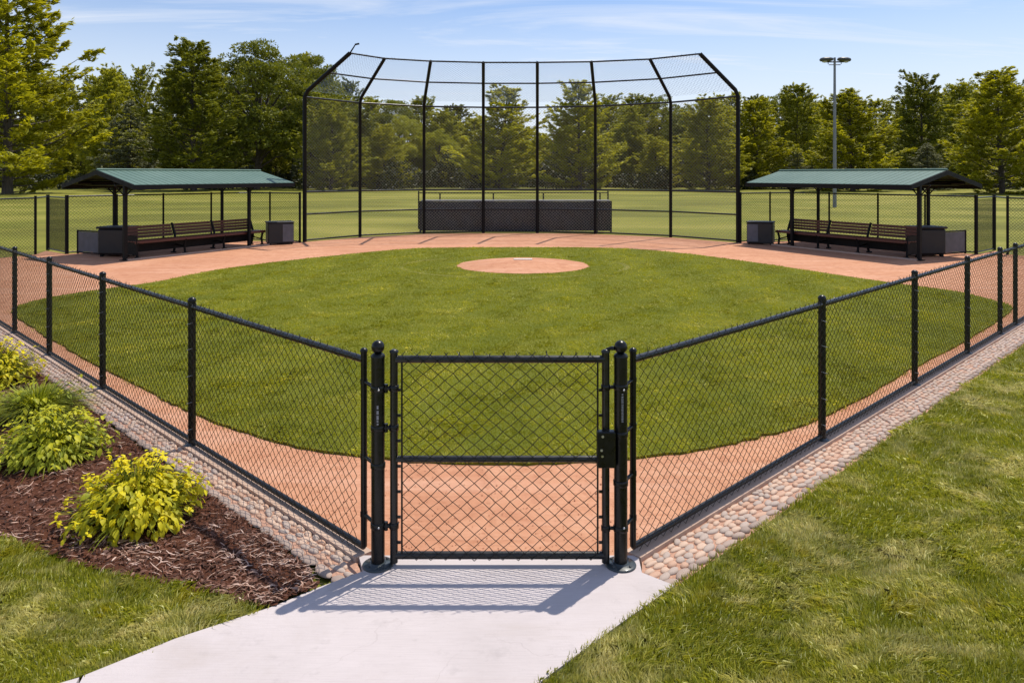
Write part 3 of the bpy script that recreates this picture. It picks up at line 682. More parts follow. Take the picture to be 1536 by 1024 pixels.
lb = MB().box((.533, GY-.034, .705), (.104, .05, .205), bev=.006).build('latch_box', M['black'], T)
for x, z in ((.512, .783), (.505, .706), (.51, .672)): MB().tube([(x, GY-.058, z), (x, GY-.064, z)], .0075, 10).build('screw', M['steel'], lb)

# ------------------------------------------------------------------ backstop
bc = bs_base[3]
T = thing('backstop', (FX, bc[1], 0), 'tall curved black chain link backstop with inward leaning top behind home plate', 'backstop')
knee = lambda i, t=0.0: tuple(bs_base[i])+(ZK,)
def P3(p, z): return (p[0], p[1], z)
lerp = lambda a, b, t: tuple(a[k]*(1-t)+b[k]*t for k in range(len(a)))
for i in range(8):
    r = .070 if i in (0, 7) else .058
    b, t = bs_base[i], bs_tip[i]
    m = MB().tube([P3(b, 0), P3(b, ZK-.12), lerp(P3(b, ZK), P3(t, ZT), .07), P3(t, ZT)], r, 10)
    if i == 0: e = lerp(P3(b, ZK), P3(t, ZT), 1.12); m.tube([P3(t, ZT), (e[0], e[1], ZT+.28)], [.03, .02], 6); m.tube([(e[0]-.02, e[1], ZT+.27), (e[0]+.12, e[1], ZT+.30)], .03, 6)
    m.build('post', M['pipe_dark'], T)
def rail(zs, name='rail', r=.028, tt=None):
    m = MB()
    for i in range(7):
        if tt is None: m.tube([P3(bs_base[i], zs), P3(bs_base[i+1], zs)], r, 8)
        else: m.tube([lerp(P3(bs_base[i], ZK), P3(bs_tip[i], ZT), tt), lerp(P3(bs_base[i+1], ZK), P3(bs_tip[i+1], ZT), tt)], r, 8)
    m.build(name, M['rail'], T)
rail(.06); rail(.93); rail(1.68, r=.032); rail(4.86, r=.032); rail(0, tt=.52); rail(0, tt=1.0)
for i in range(7):
    a, b = bs_base[i], bs_base[i+1]
    wiremesh('wire_mesh', P3(a, .05), P3(b, .05), P3(a, 4.84), P3(b, 4.84), .125, .115, .0036, M['screenwire'], T, 3)
    wiremesh('overhang_mesh', lerp(P3(a, ZK), P3(bs_tip[i], ZT), .06), lerp(P3(b, ZK), P3(bs_tip[i+1], ZT), .06), P3(bs_tip[i], ZT), P3(bs_tip[i+1], ZT), .125, .115, .0034, M['net'], T, 3, .05)
# padded wall behind home plate
yb = 29.45; x0, x1 = (630-CX)/F*yb, (917-CX)/F*yb
T = thing('padded_wall', ((x0+x1)/2, yb, 0), 'long charcoal padded wall standing behind the middle of the backstop', 'padded wall')
m = MB(); rr = random.Random(4)
edges = [x0, (724-CX)/F*yb, (808-CX)/F*yb, x1-.55, x1]
def pad(xa, xb, y, z0, z1, th, name, mat, sag=.05):
    nx, nz = 18, 10; V = []; 
    for j in range(nz+1):
        for i in range(nx+1):
            u, v = i/nx, j/nz; V.append((xa+(xb-xa)*u, y-th/2-sag*math.sin(math.pi*u)*math.sin(math.pi*v)*(1+.5*math.sin(7*u+3*v))+.012*math.sin(23*u+9*v*v), z0+(z1-z0)*v-.02*math.sin(math.pi*u)*(v > .9)))
    f = [(j*(nx+1)+i, j*(nx+1)+i+1, (j+1)*(nx+1)+i+1, (j+1)*(nx+1)+i) for j in range(nz) for i in range(nx)]
    k = len(V); q = MB(); q.add(V, f, True); q.box(((xa+xb)/2, y+.03, (z0+z1)/2), (xb-xa-.01, th-.06+.04, z1-z0-.04), bev=.02); return q.build(name, mat, T)
for i in range(4): pad(edges[i]+.02, edges[i+1]-.02, yb, .06, 1.22, .16, 'pad', M['screen'] if i != 3 else M['box'], .05 if i < 3 else .01)
MB().box(((x0+x1)/2, yb+.18, 1.235), (x1-x0-.1, .5, .05), bev=.012).build('coping', M['screen_light'], T)
m = MB()
for x in edges: m.tube([(x, yb+.12, 0), (x, yb+.12, 1.22)], .04, 8)
m.build('support', M['pipe_dark'], T)
# low rail behind it
T = thing('low_fence', (FX, 31.2, 0), 'low pipe rail fence on the grass just behind the padded wall', 'fence')
m = MB()
xs = [(628-CX)/F*31.2, (660-CX)/F*31.2, (740-CX)/F*31.2, (815-CX)/F*31.2, (900-CX)/F*31.2, (912-CX)/F*31.2]
m.tube([(xs[0], 31.2, 1.50), (xs[-1], 31.2, 1.50)], .022, 8); m.tube([(xs[0], 31.2, .9), (xs[-1], 31.2, .9)], .02, 8); m.build('rail', M['pipe_dark'], T)
for x in xs: MB().tube([(x, 31.2, 0), (x, 31.2, 1.58 if x in (xs[0], xs[-1]) else 1.5)], .03, 8).build('post', M['pipe_dark'], T)

# ------------------------------------------------------------------ dugouts
U = Vector((-.46, .888, 0)).normalized(); Vv = Vector((.888, .46, 0)).normalized(); E0 = Vector((10.05, 19.45, 0))
def dugout(side, names):
    s = 1 if side else -1
    def W(a, b, z=0.0):
        p = E0+U*a+Vv*b; return (FX+s*p.x, p.y, z)
    def WP(p, z=0.0): return (FX+s*p[0], p[1], z)
    ang = math.atan2(U.y, U.x) if s > 0 else math.atan2(U.y, -U.x)
    o = W(2.9, 1.6)
    T = thing('dugout_shelter', o, names[0], 'shelter')
    ZE, ZG, LN, HW = 2.00, 2.38, 5.75, 1.5
    # roof slopes with standing seams
    rf = None
    for nm, b0 in (('front', 0), ('back', 2*HW)):
        m = MB(); th = .035
        q = [W(0, b0, ZE), W(LN, b0, ZE), W(LN, HW, ZG), W(0, HW, ZG)]; q2 = [(x, y, z-th) for x, y, z in q]
        m.add(q+q2, [(0, 1, 2, 3), (7, 6, 5, 4), (0, 4, 5, 1), (1, 5, 6, 2), (2, 6, 7, 3), (3, 7, 4, 0)])
        k = 0
        while k <= 28:
            a = LN*k/28; p, r = W(a, b0, ZE+.003), W(a, HW, ZG+.003); m.tube([p, r], .0045, 4); k += 1
        MB().add([W(.03, b0+(.03 if b0 == 0 else -.03), ZE-.045), W(LN-.03, b0+(.03 if b0 == 0 else -.03), ZE-.045), W(LN-.03, HW, ZG-.045), W(.03, HW, ZG-.045)]*1, [(0, 1, 2, 3)]).build('soffit', M['pipe_dark'], T)
        m.build('roof_panel', M['roof'], T)
    m = MB().tube([W(-.02, HW, ZG+.014), W(LN+.02, HW, ZG+.014)], .035, 6); m.build('ridge_cap', M['roof'], T)
    for b0 in (0, 2*HW):
        p, q = W(-.03, b0, ZE-.075), W(LN+.03, b0, ZE-.075); c = [(p[i]+q[i])/2 for i in range(3)]
        MB().box(c, (LN+.06, .035, .12), ang).build('fascia', M['pipe_dark'], T)
    for a in (-.02, LN+.02):
        m = MB(); z0 = -.045; hh = .12
        pts = [W(a, -.02, ZE+z0), W(a, HW, ZG+z0), W(a, 2*HW+.02, ZE+z0)]
        for i in range(2):
            p, q = pts[i], pts[i+1]; d = .02*(1 if a > 1 else -1)
            e = U*d; ex = s*e.x
            V = [(p[0], p[1], p[2]+hh*.35), (q[0], q[1], q[2]+hh*.35), (q[0], q[1], q[2]-hh*.65), (p[0], p[1], p[2]-hh*.65)]
            V2 = [(x+ex, y+e.y, z) for x, y, z in V]; m.add(V+V2, [(0, 1, 2, 3), (7, 6, 5, 4), (0, 4, 5, 1), (1, 5, 6, 2), (2, 6, 7, 3), (3, 7, 4, 0)])
        m.build('barge_board', M['pipe_dark'], T)
    # posts with braces
    m = MB()
    for b in (.5, 2.45): m.tube([W(.1, b, ZE+.03), W(LN-.1, b, ZE+.03)], .05, 6)
    for a in (.5, 2.9, 5.1): m.tube([W(a, .1, ZE-.02), W(a, HW*2-.1, ZE-.02)], .035, 6); m.tube([W(a, HW, ZE), W(a, HW, ZG-.08)], .03, 6)
    m.build('roof_frame', M['pipe_dark'], T)
    for a, b, r in ((.10, .5, .052), (4.33, .5, .05), (1.15, 2.45, .045), (5.0, 2.45, .045)):
        m = MB().box(W(a, b, 1.01), (2*r*.9, 2*r*.9, 2.0), ang, bev=.01)
        m.box(W(a, b, .012), (.2, .2, .024), ang)
        for da in (-.3, .3):
            m.tube([W(a, b, ZE-.33), W(a+da, b, ZE-.02)], .018, 6)
        m.build('post', M['pipe_dark'], T)
    # slab edge
    m = MB(); m.box(W(2.75, .42, .012), (5.3, .07, .05), ang); m.build('floor_edge', M['curb'], T)
    # back fence
    F_ = thing('dugout_fence', WP(A), names[1], 'fence')
    seq = [WP(A), WP(B), WP(C)]; ht = 1.64
    for i in range(2):
        p, q = seq[i], seq[i+1]
        m = MB().tube([P3(p, ht), P3(q, ht)], .022, 8); m.tube([P3(p, .05), P3(q, .05)], .02, 8); m.build('rail', M['rail'], F_)
        wiremesh('wire_mesh', P3(p, .04), P3(q, .04), P3(p, ht), P3(q, ht), .10, .09, .0040, M['rail'], F_, 3, .03)
    for t, (p, q), r in ((0, (0, 1), .05), (.24, (0, 1), .026), (.483, (0, 1), .03), (.76, (0, 1), .03), (0, (1, 2), .03), (.42, (1, 2), .03), (1, (1, 2), .04)):
        c = lerp(seq[p], seq[q], t); MB().tube([P3(c, 0), P3(c, ht+.04)], r, 8).build('post', M['pipe_dark'], F_)
    # perimeter fence running outwards from the dugout, first bay covered with dark windscreen
    end = LC if s < 0 else RC; k1 = WP((14.17, 22.5)); k2 = WP((13.78, 21.3))
    Q = thing('perimeter_fence', k1, names[2], 'fence')
    m = MB().tube([P3(WP(A), 1.60), P3(k1, 1.60)], .022, 8); m.tube([P3(k2, 1.60), (end[0], end[1], 1.60)], .022, 8)
    m.tube([P3(k1, 1.60), P3(k2, 1.6)], .022, 8); m.tube([P3(WP(A), .05), P3(k1, .05)], .02, 8); m.build('rail', M['rail'], Q)
    for c, r in ((k1, .05), (k2, .035), (lerp(k2, (end[0], end[1], 0), .55), .035), ((end[0], end[1], 0), .035)): MB().tube([P3(c, 0), P3(c, 1.66)], r, 8).build('post', M['pipe_dark'], Q)
    wiremesh('wire_mesh', P3(k2, .04), (end[0], end[1], .04), P3(k2, 1.6), (end[0], end[1], 1.6), .10, .09, .0040, M['rail'], Q, 3, .03)
    wiremesh('windscreen', lerp(P3(WP(A), .05), P3(k1, .05), .06), lerp(P3(WP(A), .05), P3(k1, .05), .94), lerp(P3(WP(A), 1.55), P3(k1, 1.55), .06), lerp(P3(WP(A), 1.55), P3(k1, 1.55), .94), .055, .05, .0034, M['rail'], Q, 3)
    # low screened panel beside the shelter
    pa, pb = WP((12.55, 21.25)), WP((11.55, 20.75))
    Z = thing('low_screen_panel', pa, names[3], 'panel')
    m = MB().tube([P3(pa, .03), P3(pa, .70)], .03, 8); m.tube([P3(pb, .03), P3(pb, .70)], .03, 8); m.tube([P3(pa, .07), P3(pb, .07)], .02, 8); m.tube([P3(pa, .68), P3(pb, .68)], .02, 8); m.build('frame', M['pipe_dark'], Z)
    c = lerp(P3(pa, .375), P3(pb, .375), .5); an = math.atan2(pb[1]-pa[1], pb[0]-pa[0]); MB().box(c, (math.dist(pa, pb)-.07, .02, .56), an).build('fabric', M['greybox'], Z)
    # dark cabinet behind the near post, storage box at the far end
    c = W(.75, 1.72)
    K = thing('equipment_cabinet', c, names[4], 'cabinet')
    MB().box((c[0], c[1], .42), (.85, .62, .74), ang+1.2*s, bev=.06).build('body', M['box'], K)
    MB().box((c[0], c[1], .80), (.90, .66, .06), ang+1.2*s, bev=.025).build('lid', M['box'], K)
    m = MB()
    for dx in (-.33, .33):
        for dy in (-.22, .22): m.box((c[0]+dx, c[1]+dy, .03), (.07, .07, .06))
    m.build('feet', M['pipe_dark'], K)
    c = WP((7.86, 24.55)); K = thing('storage_box', c, names[5], 'box')
    MB().box((c[0], c[1], .37), (.80, .62, .66), -.45*s, bev=.02).build('body', M['box'], K)
    MB().box((c[0], c[1], .715), (.84, .66, .045), -.45*s, bev=.015).build('lid', M['box'], K)
    an = -.45*s; q = (c[0]+s*-.0, c[1])
    ux, uy = math.cos(an), math.sin(an); wx, wy = -uy, ux
    px, py = c[0]-s*ux*.215-wx*.312, c[1]-s*uy*.215-wy*.312
    MB().box((px, py, .37), (.34, .02, .56), an, bev=.006).build('front_panel', M['greybox'], K)
    m = MB()
    for i in (-1, 1):
        for j in (-1, 1): m.box((c[0]+ux*.34*i+wx*.25*j, c[1]+uy*.34*i+wy*.25*j, .02), (.06, .06, .04), an)
    m.build('feet', M['pipe_dark'], K)
    # bench
    Bn = thing('team_bench', W(2.7, .9), names[6], 'bench')
    b0, b1, a0, a1 = .60, 1.06, .5, 5.05
    for k in range(4):
        b = b0+.055+k*.105; p = W((a0+a1)/2, b, .455); MB().box(p, (a1-a0+.1, .085, .032), ang, bev=.006).build('seat_slat', M['wood'], Bn)
    MB().box(W((a0+a1)/2, b0-.005, .435), (a1-a0+.1, .03, .075), ang, bev=.006).build('seat_rail', M['wood'], Bn)
    MB().box(W((a0+a1)/2, b1-.04, .26), (a1-a0-.2, .02, .26), ang).build('apron', M['pipe_dark'], Bn)
    for (u0, u1) in ((a0+.02, 2.02), (2.12, 3.42), (3.52, a1-.02)):
        m = MB()
        for k in range(4):
            p = W((u0+u1)/2, b1+.03+k*.035, .545+k*.085); m.box(p, (u1-u0, .028, .075), ang)
        m.build('backrest', M['wood'], Bn)
    for a in (a0+.05, 2.07, 3.47, a1-.05):
        m = MB()
        m.tube([W(a, b0+.03, .0), W(a, b0+.06, .25), W(a, b0+.0, .43)], .036, 6); m.tube([W(a, b1+.06, 0), W(a, b1-.03, .28), W(a, b1, .5), W(a, b1+.14, .86)], .036, 6)
        m.tube([W(a, b0, .42), W(a, b1, .42)], .028, 6); m.tube([W(a, b0+.06, .2), W(a, b1-.02, .25)], .02, 6)
        if a == a0+.05: m.box(W(a-.06, (b0+b1)/2+.03, .36), (.03, b1-b0+.12, .50), ang)
        m.box(W(a, b0+.02, .02), (.10, .12, .04), ang); m.box(W(a, b1+.06, .02), (.10, .12, .04), ang)
        m.build('leg', M['pipe_dark'], Bn)
dugout(0, ('open dugout shelter with green metal gable roof at left of the backstop', 'chain link fence along the back of the left dugout', 'black fence with dark windscreen bay left of the left dugout',
           'low grey fabric panel at the outer end of the left dugout', 'black cabinet at the near end of the left dugout bench', 'dark storage box between left dugout and backstop', 'long brown slatted bench under the left dugout roof'))
dugout(1, ('open dugout shelter with green metal gable roof at right of the backstop', 'chain link fence along the back of the right dugout', 'black fence with dark windscreen bay right of the right dugout',
           'low grey fabric panel at the outer end of the right dugout', 'black cabinet at the near end of the right dugout bench', 'dark storage box between right dugout and backstop', 'long brown slatted bench under the right dugout roof'))

# ------------------------------------------------------------------ light pole
lx, ly = (1252-CX)/F*52, 52.0
T = thing('floodlight_pole', (lx, ly, 0), 'tall thin steel floodlight pole rising behind the right dugout', 'light pole')
MB().tube([(lx, ly, 0), (lx, ly, 5), (lx, ly, 10.35)], [.13, .105, .075], 14).build('pole', M['galv'], T)
m = MB().tube([(lx-.62, ly, 10.05), (lx+.62, ly, 10.05)], .045, 8); m.tube([(lx-.45, ly, 9.9), (lx-.45, ly, 10.2)], .03, 6); m.tube([(lx+.45, ly, 9.9), (lx+.45, ly, 10.2)], .03, 6); m.tube([(lx-.4, ly, 9.85), (lx+.4, ly, 9.85)], .03, 6); m.build('crossarm', M['lamp'], T)
for sg in (-1, 1):
    c = Vector((lx+sg*.62, ly-.1, 10.22)); m = MB()
    prof = [(-.48, .03), (-.42, .13), (-.2, .19), (.15, .2), (.38, .15), (.46, .05)]; V = []; n = 12
    for t, r in prof:
        for j in range(n):
            a = 2*math.pi*j/n; V.append((c.x+sg*t, c.y+r*1.3*math.cos(a), c.z+sg*0+r*.8*math.sin(a)-.1*abs(t)*(t > 0)))
    m.add(V, [(i*n+j, i*n+(j+1) % n, (i+1)*n+(j+1) % n, (i+1)*n+j) for i in range(5) for j in range(n)]+[tuple(range(n)), tuple(range(5*n, 6*n))], True)
    h = m.build('lamp_head', M['lamp'], T)
    MB().lathe((c.x+sg*.12, c.y-.02, c.z-.24), [(.05, 0), (.15, .03), (.18, .10)], 12).build('lens', M['lens'], h)

# ------------------------------------------------------------------ trees
def leaf_quads(P, D, size, rng, up=.55, ratio=.5):
    n = len(P); D = D/np.linalg.norm(D, axis=1, keepdims=True); R = rng.normal(0, 1, (n, 3)); Nn = np.array([0, 0, 1.0])*up+R*(1-up)
    Bv = np.cross(Nn, D); Bv /= np.linalg.norm(Bv, axis=1, keepdims=True)+1e-6
    s = size*rng.uniform(.6, 1.35, (n, 1))
    V = np.stack([P-D*s*.5, P+Bv*s*ratio*.5, P+D*s*.6, P-Bv*s*ratio*.5], 1).reshape(-1, 3)
    return V, np.arange(4*n).reshape(-1, 4)
def make_tree(kind, seed):
    rng = np.random.default_rng(seed); H, R = 16.0, 6.0; wood_ = MB(); PP = []; DD = []; SS = []
    lean = rng.normal(0, .25, 2)
    def trunk(z): t = z/H; return np.array([lean[0]*math.sin(t*2.2)+.12*math.sin(5*t+seed), lean[1]*t*1.2+.12*math.cos(4*t), z])
    rt = .30 if kind != 'R' else .36; topz = H*.93 if kind != 'R' else H*.75
    wood_.tube([trunk(z) for z in np.linspace(0, topz, 12)], [rt*(1.25 if k == 0 else 1)*(1-k/12.5) for k in range(12)], 8)
    if kind in 'LMS':
        nl = {'L': 130, 'M': 120, 'S': 140}[kind]; h0 = {'L': .045, 'M': .06, 'S': .03}[kind]
        for i in range(nl):
            t = (i+rng.uniform(0, 1))/nl; h = H*(h0+(.97-h0)*t**.92); az = i*2.39996+rng.normal(0, .35)
            if kind == 'S': prof = (1-t)**.8*.8+.04
            else: prof = (min(1, (t+.12)/.30)**.6)*(1-max(0, t-.12)/.88)**(.55 if kind == 'L' else .44)*.93+.05
            lobe = 1+.20*math.sin(az*2+seed)+.13*math.sin(az*3+t*9+seed*2); L = R*prof*rng.uniform(.66, 1.12)*lobe
            el0 = {'L': .18+.75*t, 'M': .30+.75*t, 'S': -.18+.5*t}[kind]+rng.normal(0, .10); curve = {'L': .30, 'M': .22, 'S': .30}[kind]
            o = trunk(h*(.96 if kind != 'S' else 1)); dh = np.array([math.cos(az), math.sin(az), 0]); side = np.array([-math.sin(az), math.cos(az), 0])
            def pt(s):
                s = np.asarray(s)[..., None]; sag = -math.tan(.22)*s*L*.6*(1-s)*1.4
                return o+dh*(s*L*math.cos(el0))+np.array([0, 0, 1.0])*(s*L*math.sin(el0)+sag+curve*L*s**3*.35)
            ps = pt(np.linspace(0, .9, 5)); wood_.tube([tuple(p) for p in ps], [max(.015, .05*L/R*(1.6-t)*(1-k/5.5)) for k in range(5)], 4, cap=False)
            nb = max(5, int(L*3.4)); nlf = int(105*L*(.8+.35*rng.random()))
            sb = rng.uniform(.10, 1.0, nb)**.75; sgn = np.where(rng.random(nb) < .5, 1, -1); lb = (.16+.40*(1-sb))*L*.75*rng.uniform(.6, 1.2, nb)+.25
            bi = rng.integers(0, nb, nlf); u = rng.uniform(0, 1, nlf)**.8
            base = pt(sb[bi]); bd = dh*.75+side*(sgn[bi]*.85)[:, None]; bd = bd/np.linalg.norm(bd, axis=1, keepdims=True)
            p = base+bd*(u*lb[bi])[:, None]+rng.normal(0, .06, (nlf, 3)); SS.append(np.clip(sb[bi]*.45+u*.35+rng.normal(0, .16, nlf), 0, 1)); p[:, 2] += .16*u**2*(1 if kind != 'S' else -1.2)+rng.normal(0, .05, nlf)  # brighter toward limb ends and spray tips: sunlit highlights put into leaf colour
            d = bd+rng.normal(0, .35, (nlf, 3)); d[:, 2] += (.18 if kind != 'S' else -.25)
            PP.append(p); DD.append(d)
        # inner sparse foliage along the stem
    else:
        nc = 150; k = 0; az = rng.uniform(0, 6.28, nc); 
        for i in range(nc):
            t = rng.uniform(0, 1); ph = math.acos(1-1.75*t); rr = rng.uniform(.62, 1.0); lob = 1+.16*math.sin(2*az[i]+seed)+.12*math.sin(3*az[i]+ph*4+seed)
            c = np.array([math.cos(az[i])*math.sin(ph)*R*rr*lob*.93, math.sin(az[i])*math.sin(ph)*R*rr*lob*.93, H*.53+math.cos(ph)*H*.44*rr])
            if i % 4 == 0:
                st = trunk(max(H*.14, min(H*.6, c[2]*.55))); mid = (st+c)/2+np.array([0, 0, .4]); wood_.tube([tuple(st), tuple(mid), tuple(c)], [.13, .08, .03], 5, cap=False)
            nlf = int(rng.uniform(150, 360)); cs = rng.uniform(.7, 1.35)
            g = rng.normal(0, 1, (nlf, 3)); g /= np.linalg.norm(g, axis=1, keepdims=True); g *= rng.uniform(.35, 1, (nlf, 1))**.5
            p = c+g*np.array([cs*1.1, cs*1.1, cs*.62]); PP.append(p); dd = g+rng.normal(0, .5, (nlf, 3)); DD.append(dd); SS.append(rng.uniform(0, 1, nlf))
    P = np.concatenate(PP); D = np.concatenate(DD)
    size = {'L': .31, 'M': .30, 'R': .27, 'S': .24}[kind]
    V, f = leaf_quads(P, D, size, rng, {'L': .68, 'M': .64, 'R': .5, 'S': .6}[kind], .40 if kind in 'LM' else .5)
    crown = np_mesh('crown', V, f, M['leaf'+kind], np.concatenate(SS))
    me = bpy.data.meshes.new('trunk'); me.from_pydata([tuple(v) for v in wood_.v], [], wood_.f); me.polygons.foreach_set('use_smooth', wood_.sm); me.materials.append(M['bark'])
    return crown, me
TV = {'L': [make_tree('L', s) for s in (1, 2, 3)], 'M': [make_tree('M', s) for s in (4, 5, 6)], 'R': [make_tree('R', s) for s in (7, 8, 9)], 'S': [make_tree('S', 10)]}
rt = random.Random(3)
def plant_tree(name, kind, px, ytop, d, hw, label, group=None, var=None, leaf=None, low=None):
    H = (H0+(HY-ytop)/F*d)*1.035+(1.2 if kind in 'LM' else .3); Rr = hw*1.12/F*d; x = (px-CX)/F*d
    cr, tr = TV[kind][var if var is not None else rt.randrange(len(TV[kind]))]
    e = empty(name, (x, d, -1.3 if kind in 'LM' else -.4), label, 'tree' , group, rt.uniform(0, 6.28)); sx = Rr/6.0
    for nme, me in (('trunk', tr), ('crown', cr)):
        o = bpy.data.objects.new(nme, me); link(o, e)
        if nme == 'crown' and leaf: o.material_slots[0].link = 'OBJECT'; o.material_slots[0].material = M[leaf]
    e.scale = (sx, sx, H/16.0); return e
TT = [('maple_tree', 'L', 12, -95, 88, 132, 'towering yellow-green tree with layered boughs cut off by the top left corner', 0, None),
 ('maple_tree', 'M', 165, 105, 122, 58, 'mid green tree rising just right of the towering corner tree', 0, None),
 ('spruce_tree', 'S', 192, 150, 112, 60, 'grey-green spruce with drooping boughs behind the left dugout roof', 0, None),
 ('oak_tree', 'M', 288, 64, 106, 92, 'broad dark green tree with pointed top above the left dugout', 1, 'leafR'),
 ('oak_tree', 'R', 385, 58, 116, 78, 'tall round-topped oak with visible limbs left of the backstop', 1, None),
 ('oak_tree', 'R', 470, 86, 132, 55, 'round-topped oak partly behind the left end post of the backstop', 2, None),
 ('maple_tree', 'M', 495, 150, 112, 58, 'olive green tree seen through the leftmost bay of the backstop', 2, None),
 ('maple_tree', 'L', 577, 188, 122, 52, 'short rounded pale green tree seen through the second bay of the backstop', 1, None),
 ('maple_tree', 'M', 664, 168, 150, 46, 'dull green tree behind the third bay of the backstop', 0, None),
 ('maple_tree', 'L', 750, 128, 116, 66, 'feathery olive tree behind the backstop just left of the sky gap', 2, None),
 ('maple_tree', 'L', 868, 120, 113, 64, 'feathery olive tree behind the backstop just right of the sky gap', 0, None),
 ('maple_tree', 'M', 945, 160, 140, 46, 'tree between the sixth and seventh backstop posts, back from the others', 1, None),
 ('maple_tree', 'L', 985, 206, 124, 42, 'small low tree seen through the seventh bay of the backstop', 1, None),
 ('maple_tree', 'M', 1060, 148, 112, 66, 'wide olive tree behind the right end bay of the backstop', 0, 'leafL'),
 ('maple_tree', 'L', 1140, 148, 118, 56, 'yellow-green tree directly right of the backstop end post', 2, None),
 ('maple_tree', 'M', 1192, 128, 124, 54, 'darker tree with visible trunk left of the floodlight pole', 1, None),
 ('maple_tree', 'L', 1278, 136, 104, 76, 'bright yellow-green tree directly behind the floodlight pole', 1, None),
 ('oak_tree', 'M', 1378, 116, 116, 56, 'tall dark tree with slim trunk right of the floodlight pole', 2, 'leafR'),
 ('maple_tree', 'M', 1440, 126, 126, 50, 'olive tree between the tall dark tree and the big right edge tree', 0, None),
 ('maple_tree', 'L', 1502, 104, 90, 84, 'big yellow-green tree with layered boughs near the right edge', 2, None),
 ('maple_tree', 'L', 1590, 96, 98, 70, 'yellow-green tree cut off by the right edge of the photo', 0, None),
 ('juniper_shrub', 'S', 1196, 222, 114, 24, 'small grey-green conifer behind the left end of the right dugout roof', 0, None),
 ('juniper_shrub', 'S', 1394, 214, 108, 46, 'broad low grey-green conifer behind the right dugout roof', 0, None)]
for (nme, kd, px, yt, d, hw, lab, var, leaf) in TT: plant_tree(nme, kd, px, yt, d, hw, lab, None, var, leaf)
def skyline(x):
    pts = [(-80, 60), (60, 100), (120, 108), (200, 112), (260, 100), (340, 92), (420, 96), (470, 92), (540, 134), (620, 146), (690, 158), (770, 176), (800, 192), (840, 176), (900, 150), (960, 145), (1080, 148), (1120, 150), (1200, 138), (1300, 134), (1400, 136), (1480, 122), (1620, 118)]
    for (a, ya), (b, yb_) in zip(pts, pts[1:]):
        if a <= x <= b: return ya+(yb_-ya)*(x-a)/(b-a)
    return 130
x = -70.0
while x < 1610:
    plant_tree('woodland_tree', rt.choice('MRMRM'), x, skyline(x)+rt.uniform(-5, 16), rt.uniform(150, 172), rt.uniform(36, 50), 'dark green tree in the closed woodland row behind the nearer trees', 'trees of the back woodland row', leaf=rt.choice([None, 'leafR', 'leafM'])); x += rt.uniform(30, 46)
x = -60.0
while x < 1610:
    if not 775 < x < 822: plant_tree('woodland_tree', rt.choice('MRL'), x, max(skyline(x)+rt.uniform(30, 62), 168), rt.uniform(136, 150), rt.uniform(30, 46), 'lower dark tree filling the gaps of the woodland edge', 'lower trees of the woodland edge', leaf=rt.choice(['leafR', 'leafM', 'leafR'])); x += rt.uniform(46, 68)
    else: x += 20
# far wood and undergrowth as one mass
rng = np.random.default_rng(77); n = 150000
d = rng.uniform(158, 195, n); px = rng.uniform(-150, 1690, n); X = (px-CX)/F*d; hz = 10+2.5*np.sin(px*.021)+1.6*np.sin(px*.057+1)+.8*np.sin(px*.13); Z = rng.uniform(0, 1, n)**.8*hz
V, f = leaf_quads(np.stack([X, d, Z], -1), rng.normal(0, 1, (n, 3)), .75, rng, .4, .6)
tag(np_obj('far_woods', V, f, M['leafR'], shade=rng.uniform(0, 1, n)), None, None, None, 'stuff')
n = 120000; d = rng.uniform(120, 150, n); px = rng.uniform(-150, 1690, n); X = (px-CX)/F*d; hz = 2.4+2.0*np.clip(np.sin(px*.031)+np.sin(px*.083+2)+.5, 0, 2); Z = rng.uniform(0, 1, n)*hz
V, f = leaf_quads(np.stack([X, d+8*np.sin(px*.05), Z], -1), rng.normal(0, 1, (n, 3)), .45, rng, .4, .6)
tag(np_obj('undergrowth', V, f, M['leafU'], shade=rng.uniform(0, 1, n)), None, None, None, 'stuff')

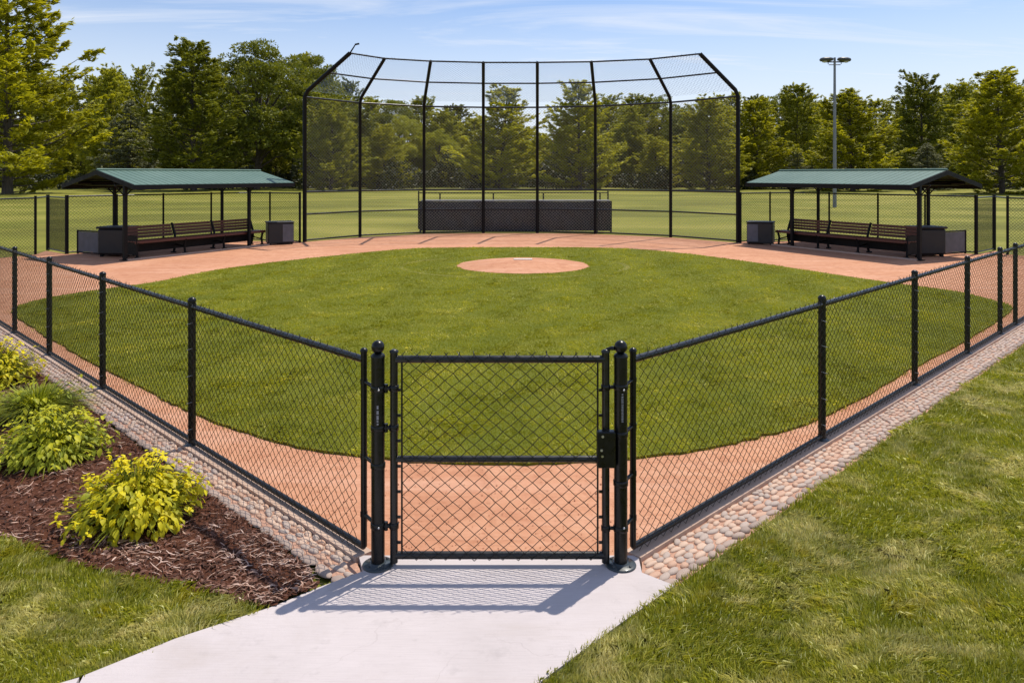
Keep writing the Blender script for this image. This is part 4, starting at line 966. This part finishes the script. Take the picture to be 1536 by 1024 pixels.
# ------------------------------------------------------------------ planting bed shrubs
def clump(loc, R, Hh, n_leaf, n_strap, mat, smat, seed, label, lsz=.055, name='leafy_shrub'):
    rng = np.random.default_rng(seed); T = thing(name, (loc[0], loc[1], .02), label, 'shrub', 'shrubs in the mulch bed')
    V = []; Fs = []; SH = []; st = MB(); o = np.array([loc[0], loc[1], .02])
    for i in range(n_leaf):
        az = rng.uniform(0, 2*np.pi); q = rng.uniform(0, 1)**.62; el = math.radians(88-78*q+rng.normal(0, 5))
        Lr = rng.uniform(.80, 1.06); ctr = o+np.array([math.cos(az)*math.cos(el)*R*Lr, math.sin(az)*math.cos(el)*R*Lr, math.sin(el)*Hh*Lr*(.92+.12*math.sin(3*az))+.01])
        if rng.random() < .3: ctr = o+(ctr-o)*rng.uniform(.6, .9)
        ctr = o+(ctr-o)*(1+.16*math.sin(5*az+seed)*math.sin(4*el+seed)); ctr += rng.normal(0, .022, 3); ctr[2] = max(ctr[2], .03)
        out = np.array([math.cos(az), math.sin(az), 0]); sd = np.array([-math.sin(az), math.cos(az), 0])
        droop = -(.15+.75*q)+rng.normal(0, .28); dr = out*math.cos(droop)+np.array([0, 0, 1])*math.sin(droop); dr = dr+sd*rng.normal(0, .4); dr /= np.linalg.norm(dr)
        sdd = np.cross(dr, [0, 0, 1]); sdd /= np.linalg.norm(sdd)+1e-6; sdd = sdd+np.array([0, 0, 1])*rng.normal(0, .25); nn = np.cross(sdd, dr)
        s = lsz*rng.uniform(.6, 1.35); wv = s*rng.uniform(.55, .8); b = len(V)
        for u, ww, zz in ((0, .08, 0), (.22, .75, .05), (.5, 1.0, .07), (.78, .62, .0), (1.05, .02, -.12)):
            c = ctr+dr*s*u*1.25+nn*s*zz
            V += [c-sdd*wv*.5*ww+nn*s*.09*ww, c, c+sdd*wv*.5*ww+nn*s*.09*ww]
        for k in range(4): Fs += [(b+3*k, b+3*k+1, b+3*k+4, b+3*k+3), (b+3*k+1, b+3*k+2, b+3*k+5, b+3*k+4)]
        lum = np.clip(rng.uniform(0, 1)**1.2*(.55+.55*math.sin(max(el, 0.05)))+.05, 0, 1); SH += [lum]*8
        if i % 3 == 0:
            r0 = o+np.array([math.cos(az), math.sin(az), 0])*R*.12; m_ = (r0+ctr)/2+np.array([0, 0, Hh*.12]); st.tube([tuple(r0), tuple(m_), tuple(ctr)], .0022, 3, cap=False)
    n_s = 70 if lsz > .0405 and n_leaf > 300 and lsz != .045 else 12
    for i in range(n_s):
        az = rng.uniform(0, 2*np.pi); el = math.radians(rng.uniform(8, 85)); Lr = rng.uniform(1.05, 1.32); e = o+np.array([math.cos(az)*math.cos(el)*R*Lr, math.sin(az)*math.cos(el)*R*Lr, math.sin(el)*Hh*Lr+.02])
        mdp = (o+e)/2+np.array([0, 0, Hh*.16]); st.tube([tuple(o), tuple(mdp), tuple(e)], [.004, .003, .0018], 4, cap=False)
        for j in range(rng.integers(4, 8)):
            dr = rng.normal(0, 1, 3); dr[2] *= .45; dr /= np.linalg.norm(dr); sdd = np.cross(dr, [0, 0, 1]); sdd /= np.linalg.norm(sdd)+1e-6; s_ = lsz*rng.uniform(.5, 1.0); c0 = e+rng.normal(0, .01, 3); b = len(V)
            for u, ww in ((0, .1), (.3, .8), (.62, .9), (1, .05)): cc = c0+dr*s_*u+np.array([0, 0, -.3*u*u*s_]); V += [cc-sdd*s_*.33*ww, cc+sdd*s_*.33*ww]
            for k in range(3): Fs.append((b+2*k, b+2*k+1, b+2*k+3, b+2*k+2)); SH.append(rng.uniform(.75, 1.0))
    np_leaf = (V, Fs, SH)
    V = []; Fs = []; SH = []
    for i in range(n_strap):
        az = rng.uniform(0, 2*np.pi); el = math.radians(rng.uniform(28, 86)); Ls = Hh*rng.uniform(.9, 1.5) if el > .9 else R*rng.uniform(.8, 1.15)
        out = np.array([math.cos(az), math.sin(az), 0]); sd = np.array([-math.sin(az), math.cos(az), 0]); b = len(V); wv = rng.uniform(.003, .0075)
        r0 = o+out*R*rng.uniform(0, .22); k = 6; bend = rng.uniform(.25, .7)
        for j in range(k+1):
            u = j/k; e = el-bend*2.0*u*u*.7; c = r0+out*Ls*u*math.cos(el*.9+e*.1)*(1+.2*u)+np.array([0, 0, 1])*Ls*(u*math.sin(el)-bend*.75*u**2.6)
            c[2] = max(c[2], .03); ww = wv*(1-u**3*.95); V += [c-sd*ww, c+sd*ww]
        for j in range(k): Fs.append((b+2*j, b+2*j+1, b+2*j+3, b+2*j+2)); SH.append(rng.uniform(0, .8))
    if n_strap: np_obj('strap_leaves', V, Fs, smat, T, shade=SH, smooth=True)
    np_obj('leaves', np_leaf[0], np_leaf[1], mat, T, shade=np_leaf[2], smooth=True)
    st.build('stems', M['host2'], T); return T
def gp(px, py): x, y = G(px, py); return (x, y)
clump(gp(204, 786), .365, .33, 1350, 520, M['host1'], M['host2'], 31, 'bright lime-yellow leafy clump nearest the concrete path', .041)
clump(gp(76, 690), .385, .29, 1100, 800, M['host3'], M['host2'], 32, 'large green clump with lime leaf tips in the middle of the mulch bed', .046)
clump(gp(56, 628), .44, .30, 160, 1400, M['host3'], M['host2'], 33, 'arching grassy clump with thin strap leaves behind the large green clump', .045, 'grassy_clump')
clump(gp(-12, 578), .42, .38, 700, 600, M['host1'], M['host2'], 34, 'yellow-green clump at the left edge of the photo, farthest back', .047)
